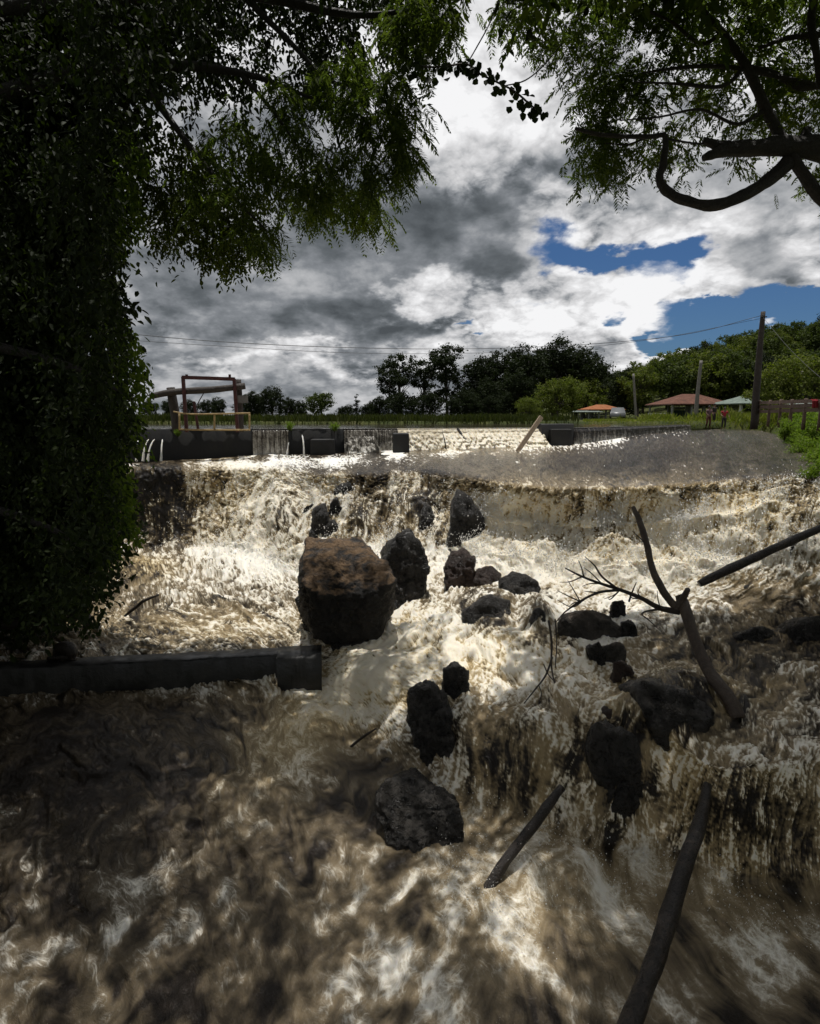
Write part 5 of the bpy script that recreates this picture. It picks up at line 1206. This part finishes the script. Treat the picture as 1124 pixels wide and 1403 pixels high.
    V = np.array([v.co for v in bm.verts]) * [.088, .108, .105] + [0, .012, 1.655]; Fq = [[v.index for v in f.verts] for f in bm.faces]; bm.free()
    V[:, 2] = np.maximum(V[:, 2], 1.60 + .05 * (V[:, 1] < -.05))
    mesh('hair', V + np.array(loc, float), [np.array([f for f in Fq if len(f) == 4]), np.array([f for f in Fq if len(f) == 3])], M_HAIR, r)
    fb = MB()                                  # face: nose, eyes, mouth, ears
    fb.tube([(0, -.098, 1.625), (0, -.122, 1.60)], [.009, .015], 6); fb.tube([(-.025, -.093, 1.565), (.025, -.093, 1.565)], [.008, .008], 6)
    for q in (-1, 1): fb.tube([(q * .032, -.085, 1.635), (q * .032, -.097, 1.635)], [.014, .010], 8); fb.tube([(q * .082, .0, 1.645), (q * .092, .005, 1.60)], [.014, .012], 6)
    fb.v = [v + np.array(loc, float) for v in fb.v]; fb.build('face', M_SKIN, r)
    r.rotation_euler.z = rz; r.scale = (s, s, s); return r
def foot(px, py, D): p = P(px, py, D); return p
person(foot(970, 587, 45), .25, 'person in patterned top and rust brown trousers at the far end of the ford', matc('patterned_top', (.16, .09, .10)), matc('rust_trousers', (.13, .045, .03)), .13,
       armL=[(.19, 0, 1.40), (.29, -.06, 1.17), (.14, -.22, 1.14), (.07, -.25, 1.16)], armR=[(-.19, 0, 1.40), (-.28, -.02, 1.16), (-.22, -.20, 1.02), (-.18, -.26, .99)])
person(foot(991, 588.5, 44), -.2, 'person in bright red shirt and dark trousers standing at the end of the ford', matc('red_shirt', (.36, .02, .03)), matc('dark_trousers', (.03, .026, .025)), .09,
       armR=[(-.19, 0, 1.40), (-.27, -.03, 1.17), (-.20, -.20, 1.05), (-.15, -.26, 1.03)], armL=[(.19, 0, 1.40), (.30, .02, 1.18), (.34, -.10, 1.0), (.34, -.15, .93)], s=.97)
person(foot(977.5, 582, 48), .4, 'person in dark clothes half hidden behind the one in rust brown trousers', matc('dark_top', (.035, .03, .028)), matc('black_trousers', (.03, .022, .02)), .08)
# ------------------------------------------------------------------ leafy right bank
M_BUSH = leafmat('bright_bush_leaves', (.09, .15, .022), (.19, .25, .045), .4)
M_BUSHD = leafmat('deep_green_bush_leaves', (.06, .11, .02), (.12, .18, .035), .35)
def bush(label, seed, R=.8, n=1500, ls=.15, mat=None):
    rng = np.random.default_rng(seed); r = empty('bush', (0, 0, 0)); tag(r, label, 'bush')
    mb = MB(); V_ = []; C = []
    for k in range(26):
        a = rng.uniform(0, 2 * math.pi); q = R * rng.uniform(.15, 1) ; h_ = R * rng.uniform(.75, 1.5) * (1.1 - .35 * q / R)
        mb.tube([(0, 0, -.2), (q * .4 * math.cos(a), q * .4 * math.sin(a), h_ * .55), (q * math.cos(a), q * math.sin(a), h_)], [.02, .013, .005], 5, .1, k, 3)
        for m_ in range(n // 26):
            f_ = rng.uniform(.25, 1.05); C.append([q * math.cos(a) * f_ ** 1.3, q * math.sin(a) * f_ ** 1.3, h_ * f_])
    mb.build('stem', M_TWIG, r); C = np.array(C) + rng.normal(size=(len(C), 3)) * .09 * R; m_ = len(C)
    V, F4 = leaves(C, rdir(m_, rng) * .8 + C / R * .6 + np.array([0, 0, -.1]), rdir(m_, rng) * .6 + np.array([0, 0, 1.]), ls * rng.uniform(.6, 1.4, m_), ls * .5 * rng.uniform(.7, 1.2, m_), .2)
    mesh('foliage', V, F4, mat or M_BUSH, r); return r
B1, B2, B3 = bush('', 1), bush('', 2, mat=M_BUSHD), bush('', 3, ls=.11, n=2000)
rng = np.random.default_rng(3); k = 0
gl = 'leafy bushes on the right bank'
for (px, py, D, s, lb) in [(1062, 634, 15.5, .0, '')][:0]: pass
for y in np.arange(13.0, 32, 1.15):
    for row in range(4):
        x = float(bank_x(y)) + .5 + row * 1.0 + rng.uniform(-.3, .3); yy_ = y + rng.uniform(-.4, .4)
        z = CZ + float(ground_z(np.array(x), np.array(yy_)))
        px_, py_, _ = proj(np.array([x, yy_, z + .6]))
        if px_ > 1210: continue
        z = max(z, CZ - 1.5)
        if row == 0: lb = 'bright green bush along the water edge of the right bank'
        else: lb = 'leafy green bush growing below the timber fence on the right bank'
        place([B1, B2, B3][k % 3], (x, yy_, z - .1), rng.uniform(.75, 1.1) * (1.0 if row else .75), rng.uniform(0, 6), lb, gl + (' water edge' if row == 0 else '')); k += 1
# weeds on the weir and a sprig at the right edge
for (px, py, D, s, lb) in [(397, 590, 25.5, .34, 'small green weed growing on the weir right of the sluice gate'), (459, 591, 26.0, .34, 'small green weed growing on the weir above the square block'), (244, 598, 23.9, .24, 'small weed hanging on the weir wall below the left sluice post'), (1112, 668, 13.0, .42, 'leafy sprig reaching over the rapids at the right edge'), (1075, 600, 18.0, .5, 'low weed at the corner of ford and right bank')]:
    place([B1, B3][int(px) % 2], P(px, py, D), s, px, lb)

# ------------------------------------------------------------------ overhanging trees
M_LEAFD = leafmat('dark_glossy_leaves', (.008, .013, .004), (.026, .036, .009), .3, .45, .3)
M_LEAFM = leafmat('olive_leaves', (.03, .045, .012), (.075, .085, .022), .4, .5, .3)
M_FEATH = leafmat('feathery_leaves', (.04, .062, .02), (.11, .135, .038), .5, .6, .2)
M_FEATHL = leafmat('sunny_feathery_leaves', (.06, .09, .018), (.15, .17, .04), .5, .6, .2)  # brighter copy of feathery_leaves, sunlight put into the leaf colour
M_BARKN = woodmat('rough_dark_bark', [(.010, .008, .007), (.024, .019, .016), (.055, .045, .038)], .9, 7, 1.)
def inpoly(x, y, poly):
    x = np.asarray(x); y = np.asarray(y); r = np.zeros(x.shape, bool); n = len(poly)
    for i in range(n):
        x1, y1 = poly[i]; x2, y2 = poly[(i + 1) % n]
        c = ((y1 > y) != (y2 > y)) & (x < (x2 - x1) * (y - y1) / (y2 - y1 + 1e-9) + x1); r ^= c
    return r
rng = np.random.default_rng(21)
lt = empty('overhanging_tree', P(-330, 1000, 8.0)); tag(lt, 'large dark leafy tree covered in creepers overhanging the left side', 'tree')
rt = empty('overhanging_tree', P(1500, 700, 10.5)); tag(rt, 'large feathery leaved tree reaching in from the upper right', 'tree')

def oval_cloud(C, n_per, spread, L, drop=.25, rng=rng):
    n = len(C) * n_per; o = rng.normal(size=(n, 3)) * spread * np.array([1, 1, 1.35]); c = np.repeat(C, n_per, 0) + o
    d = rdir(n, rng) * .7 + np.array([0, 0, -drop * 3]); nm = rdir(n, rng) * .7 + np.array([0, -.25, .6])
    return leaves(c, d, nm, L * rng.uniform(.65, 1.3, n), L * .52 * rng.uniform(.7, 1.2, n), .2)

# left: dense curtain of hanging leafy sprays down to the water
EDGE_Y = [-200, 0, 60, 100, 150, 200, 250, 300, 340, 400, 450, 500, 530, 560, 620, 680, 740, 790, 830, 860, 880]
EDGE_X = [420, 300, 260, 205, 190, 178, 185, 168, 172, 170, 176, 186, 190, 180, 172, 176, 165, 150, 110, 60, -10]
def edge(py, k=0): return np.interp(py, EDGE_Y, EDGE_X) + 16 * pn2(np.asarray(py) * .022 + k, 0 * np.asarray(py) + 3.3, 5) + 9 * pn2(np.asarray(py) * .07, 0 * np.asarray(py) + 1.3, 6)
def sprays(T, nl, length, spread, L, rng, out=None, drop=1.0):
    """twigs hanging from T with leaves in two loose rows"""
    n = len(T); ln = length * rng.uniform(.5, 1.3, n); a = rdir(n, rng) * np.array([.8, .8, .2]); 
    if out is not None: a = a + out
    q = rng.random((n, nl)) ** .8
    q3 = q[..., None]
    p = T[:, None] + (a[:, None] * q3 * .55 + np.array([0, 0, -drop]) * q3 ** 1.5) * ln[:, None, None]
    p = (p + rng.normal(size=p.shape) * spread).reshape(-1, 3); m_ = len(p)
    d = rdir(m_, rng) * .75 + np.repeat(a, nl, 0) * .4 + np.array([0, 0, -.75]); nm = rdir(m_, rng) * .6 + np.array([0, -.35, .75])
    return leaves(p, d, nm, L * rng.uniform(.6, 1.35, m_), L * .50 * rng.uniform(.7, 1.2, m_), .2)
n = 1700; py = rng.uniform(-60, 830, n); ex = edge(py)
px = ex - 10 - (ex + 190) * rng.random(n) ** 1.2
D = rng.uniform(6.4, 9.4, n) + 1.2 * (px < 60)
holes = fbm2(px * .020, py * .012, 3, 71)
keep = (holes < .10) | (rng.random(n) < .15)
V, F4 = sprays(P(px[keep], py[keep], D[keep]), 26, .55, .055, .095, rng)
mesh('crown', V, F4, M_LEAFD, lt)
# deeper layers close the curtain
n = 2600; py = rng.uniform(-60, 850, n); ex = edge(py, 2) - 30; px = ex - (ex + 260) * rng.random(n)
hole2 = (fbm2(px * .03, py * .03, 3, 77) > .20) & (py < 480) & (px > 40)
V, F4 = oval_cloud(P(px, py, rng.uniform(10, 13, n))[~hole2], 30, .26, .21)
mesh('crown', V, F4, M_LEAFD, lt)
# creeper leaves on the outer edge, sunlight put into their lighter colour
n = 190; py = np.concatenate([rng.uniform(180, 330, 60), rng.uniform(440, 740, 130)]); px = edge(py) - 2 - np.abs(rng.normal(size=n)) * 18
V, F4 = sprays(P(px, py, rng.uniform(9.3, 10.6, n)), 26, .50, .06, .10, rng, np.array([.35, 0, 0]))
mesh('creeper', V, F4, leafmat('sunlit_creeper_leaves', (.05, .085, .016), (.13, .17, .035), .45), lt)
# olive middle spray
poly = [(175, 150), (260, 175), (330, 150), (380, 200), (368, 262), (355, 300), (388, 350), (345, 345), (322, 365), (270, 352), (215, 340), (195, 300), (215, 260), (185, 230)]
px = rng.uniform(170, 395, 900); py = rng.uniform(150, 370, 900); k = inpoly(px, py, poly) & (fbm2(px * .03, py * .03, 3, 81) > -.12); px, py = px[k], py[k]
D = rng.uniform(10.5, 12.5, len(px))
V, F4 = sprays(P(px, py, D), 16, .48, .06, .10, rng); mesh('crown', V, F4, M_LEAFM, lt)
# dark ovals along the top
poly = [(170, -60), (640, -60), (628, 20), (600, 55), (560, 70), (500, 100), (470, 150), (440, 130), (400, 160), (380, 110), (330, 130), (290, 110), (270, 160), (250, 185), (235, 120), (200, 120)]
px = rng.uniform(170, 650, 1500); py = rng.uniform(-60, 190, 1500); k = inpoly(px, py, poly) & (fbm2(px * .022, py * .022, 3, 83) > -.10); px, py = px[k], py[k]
D = rng.uniform(10, 13.5, len(px))
V, F4 = sprays(P(px, py - 15, D), 18, .55, .065, .115, rng); mesh('crown', V, F4, M_LEAFD, lt)
# drooping feathery sprays
def feather(pts, nf, L, mat, parent, rng, spread=.12, M=9, droop=.55, lean=(0, 0, -.5)):
    C = np.repeat(pts, nf, 0); n = len(C); C = C + rng.normal(size=(n, 3)) * spread
    d = rdir(n, rng) * np.array([1, 1, .5]) + np.array(lean)
    V, F4 = fronds(C, d, L * rng.uniform(.6, 1.25, n), rng, M, droop); return mesh('crown', V, F4, mat, parent)
sp = [(395, 150), (420, 175), (450, 205), (410, 240), (432, 275), (470, 215), (465, 170), (500, 190), (522, 225), (545, 185), (560, 205), (530, 140), (505, 150), (480, 125), (548, 112), (565, 150), (540, 160), (515, 100), (490, 85), (575, 60), (595, 30), (610, 8), (565, 25), (545, 55), (615, 35), (400, 200), (385, 230), (440, 235), (380, 120), (425, 120), (455, 90), (330, 170), (350, 215), (300, 200), (560, 212), (500, 245), (480, 250), (540, 20), (585, 0), (600, -20), (350, 260), (300, 250), (330, 300), (280, 290), (365, 320), (250, 250)]
pts = []
for (x, y) in sp:
    for q in range(3): pts.append(P(x + rng.normal() * 9, y + rng.normal() * 9, rng.uniform(8.8, 10.2)))
feather(np.array(pts), 11, .33, M_FEATH, lt, rng, .10, 12)
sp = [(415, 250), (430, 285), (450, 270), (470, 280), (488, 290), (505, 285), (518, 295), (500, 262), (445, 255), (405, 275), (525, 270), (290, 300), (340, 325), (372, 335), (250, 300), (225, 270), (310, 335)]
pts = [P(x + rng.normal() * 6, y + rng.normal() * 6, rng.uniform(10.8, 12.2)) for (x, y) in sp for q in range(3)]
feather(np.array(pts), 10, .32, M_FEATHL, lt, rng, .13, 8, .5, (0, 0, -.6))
# the canopy above the frame, meeting the right tree overhead
n = 1500; cx_ = rng.uniform(-11, 4.5, n); cy_ = 2.5 + (7.6 + 2.2 * sstep(0, -2.5, cx_)) * rng.random(n); cz_ = CZ + rng.uniform(6.2, 9.5, n) + .15 * np.abs(cx_)
q = np.stack([cx_, cy_, cz_], -1); ppx, ppy, _ = proj(q)
k = ((ppy < -25) | (ppx < 120)) & ~((cx_ < -3.2) & (cy_ > 8.2)) & (fbm2(cx_ * .5, cy_ * .5, 3, 91) > -.28 + .18 * (cx_ > -1))
V, F4 = oval_cloud(q[k], 30, .34, .17); mesh('crown', V, F4, M_LEAFD, lt)
# limbs and trunk of the left tree
m_ = MB()
limb(m_, [(-330, 1000, 8.0), (-300, 760, 8.0), (-250, 500, 8.2), (-200, 250, 8.6), (-150, 40, 9.0), (-60, -200, 9.6)], [34, 30, 26, 22, 18, 12], 12, .1, 1)
for lst, r in [([(-200, 250, 8.6), (0, 130, 9.2), (180, 90, 9.4), (330, 100, 9.5), (440, 140, 9.5)], [14, 10, 7, 4, 1.5]), ([(-150, 40, 9), (100, 0, 9.4), (320, -10, 9.6), (480, 20, 9.6), (590, 10, 9.6)], [14, 10, 7, 4, 1.5]), ([(330, -10, 9.6), (400, 60, 9.6), (450, 110, 9.6), (505, 120, 9.5), (545, 140, 9.4)], [4, 3, 2.4, 1.8, .8]),
               ([(180, 90, 9.4), (260, 200, 9.5), (320, 270, 9.5), (370, 320, 9.5)], [5, 3.5, 2.2, .8]), ([(440, 100, 9.5), (460, 180, 9.4), (480, 250, 9.3)], [2.2, 1.4, .6]), ([(-250, 500, 8.2), (-60, 470, 8.6), (90, 500, 8.8), (170, 540, 8.8)], [12, 8, 5, 1.5]), ([(-280, 650, 8), (-80, 680, 8.4), (60, 720, 8.5), (140, 770, 8.5)], [12, 8, 5, 1.5]), ([(330, 100, 9.5), (380, 160, 9.5), (420, 220, 9.4)], [3, 2, .8])]:
    limb(m_, lst, r, 8, .12, len(lst))
m_.build('trunk', M_BARKN, lt)

# hanging vine with heart shaped leaves
vp = [(560, 88, 8.2), (590, 92, 8.2), (615, 90, 8.2), (640, 88, 8.2), (655, 100, 8.15), (680, 112, 8.1), (705, 125, 8.1), (725, 142, 8.05), (742, 156, 8.05)]
vn = empty('hanging_vine', tp(vp)[0]); tag(vn, 'thin vine with a row of dark round leaves hanging across the sky', 'vine')
limb(MB(), vp, [1.2] * 8 + [.5], 5, .1, 3).build('stem', M_TWIG, vn)
cv = crom(tp(vp), 12); n = 95; q = rng.integers(0, len(cv), n); C = cv[q] + rng.normal(size=(n, 3)) * np.array([.05, .06, .055])
V, F4 = leaves(C, rdir(n, rng) * .6 + np.array([.2, 0, -.7]), rdir(n, rng) * .5 + np.array([0, -1, .2]), rng.uniform(.08, .12, n), rng.uniform(.075, .11, n), .12)
mesh('foliage', V, F4, M_LEAFD, vn)
for k, (lst, lb) in enumerate([([(690, -20, 8.4), (672, 30, 8.4), (655, 62, 8.3), (640, 88, 8.2)], 'thin bare creeper stem rising from the leafy vine to the top edge'), ([(770, 60, 9.5), (745, 90, 9.2), (720, 110, 8.9), (690, 118, 8.2)], 'thin bare creeper stem between the leafy vine and the feathery tree')]):
    mb = MB(); limb(mb, lst, [.8] * 4, 5, .1, k); tag(mb.build('creeper_stem', M_TWIG, origin=tp(lst)[0]), lb, 'creeper')

# right tree: feathery crown, thick limbs
poly = [(690, -60), (1200, -60), (1200, 270), (1120, 262), (1080, 225), (1040, 205), (1010, 235), (965, 240), (930, 225), (900, 205), (880, 235), (850, 232), (812, 255), (795, 228), (806, 205), (790, 175), (800, 140), (770, 120), (775, 80), (740, 62), (715, 35), (690, 45)]
px = rng.uniform(690, 1200, 1150); py = rng.uniform(-60, 270, 1150); k = inpoly(px, py, poly) & (fbm2(px * .02, py * .022, 3, 87) > .0 - .12 * (px < 900)); px, py = px[k], py[k]
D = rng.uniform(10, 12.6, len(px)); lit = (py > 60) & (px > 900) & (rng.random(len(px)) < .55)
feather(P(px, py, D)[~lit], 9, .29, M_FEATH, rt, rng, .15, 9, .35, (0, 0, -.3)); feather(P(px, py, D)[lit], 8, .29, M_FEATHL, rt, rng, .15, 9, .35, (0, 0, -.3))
n = 620; cx_ = rng.uniform(1.5, 13, n); cy_ = rng.uniform(3, 10.4, n); cz_ = CZ + rng.uniform(6.4, 9.5, n)
q = np.stack([cx_, cy_, cz_], -1); ppx, ppy, _ = proj(q)
k = (ppy < -75) & (fbm2(cx_ * .5, cy_ * .5, 3, 95) > -.10)
feather(q[k], 9, .75, M_FEATH, rt, rng, .36, 8, .5)
m_ = MB()
limb(m_, [(1500, 700, 10.5), (1470, 480, 10.5), (1400, 330, 10.4), (1290, 250, 10.2), (1200, 215, 10), (1124, 200, 9.9)], [36, 34, 30, 24, 20, 17], 12, .12, 1)
limb(m_, [(1150, 208, 9.95), (1090, 200, 9.8), (1040, 203, 9.7), (1000, 205, 9.6), (964, 216, 9.5)], [18, 12, 10, 8.5, 4], 14, .26, 2)
limb(m_, [(1010, 205, 9.6), (985, 200, 9.6), (964, 192, 9.6)], [7, 6, 4], 8, .16, 3)
limb(m_, [(1110, 200, 9.9), (1104, 186, 9.9), (1108, 176, 9.9)], [8, 7, 5], 8, .2, 3)
limb(m_, [(1090, 205, 9.9), (1075, 228, 9.8), (1045, 252, 9.7), (1010, 272, 9.6), (975, 282, 9.6), (940, 275, 9.6), (914, 262, 9.6), (904, 244, 9.6), (909, 225, 9.6), (912, 195, 9.6), (910, 182, 9.6)], [9, 8.3, 7.6, 7.2, 6.6, 6, 5.6, 5.2, 4.6, 3.6, 2.6], 14, .22, 4)
limb(m_, [(788, 176, 9.7), (820, 184, 9.7), (860, 187, 9.7), (890, 187, 9.7), (912, 184, 9.6)], [2.2, 2.6, 2.8, 3, 3], 8, .12, 5)
near = lambda l: [(x, y, D * .79) for x, y, D in l]
limb(m_, near([(1200, 330, 12.6), (1124, 270, 12.4), (1080, 205, 12.4), (1050, 150, 12.4), (1022, 90, 12.4), (990, 45, 12.4), (955, 5, 12.4), (930, -60, 12.4)]), [8.5, 7.5, 6.5, 6, 5.2, 4.4, 3.6, 2.8], 10, .14, 6)
for lst, r in [([(1200, 120, 12.8), (1124, 118, 12.8), (1095, 120, 12.7), (1060, 100, 12.6), (1030, 92, 12.5)], [4.5, 3.8, 3.6, 3, 2.4]), ([(1180, 40, 12.5), (1120, 48, 12.4), (1080, 52, 12.4), (1040, 66, 12.4)], [4, 3.6, 3, 2]), ([(1124, 118, 12.8), (1080, 108, 12.6), (1000, 92, 12.5), (940, 92, 12.4), (880, 100, 12.3)], [3, 2.8, 2.6, 2.2, 1]),
               ([(1022, 90, 12.4), (990, 118, 12.3), (930, 115, 12.2), (870, 112, 12.2)], [2.6, 2.4, 1.8, .8]), ([(990, 45, 12.4), (960, 60, 12.3), (920, 30, 12.3), (880, 12, 12.3)], [2.6, 2.2, 1.8, 1]), ([(1130, -40, 12), (1112, 20, 12), (1120, 80, 12.1), (1124, 118, 12.2)], [5, 4.5, 4, 3.5]), ([(1050, 150, 12.4), (1010, 170, 12.2), (960, 150, 12.2), (905, 160, 12.2), (850, 165, 12.2)], [2.4, 2, 1.6, 1.2, .7]), ([(890, 187, 9.7), (860, 198, 9.9), (830, 196, 9.9)], [1.4, 1.1, .6]), ([(912, 190, 9.6), (960, 197, 9.6), (1000, 193, 9.6)], [1.2, 1.2, 1.2])]:
    limb(m_, near(lst) if lst[0][2] > 11 else lst, r, 8, .1, len(lst))
m_.build('trunk', M_BARKN, rt)
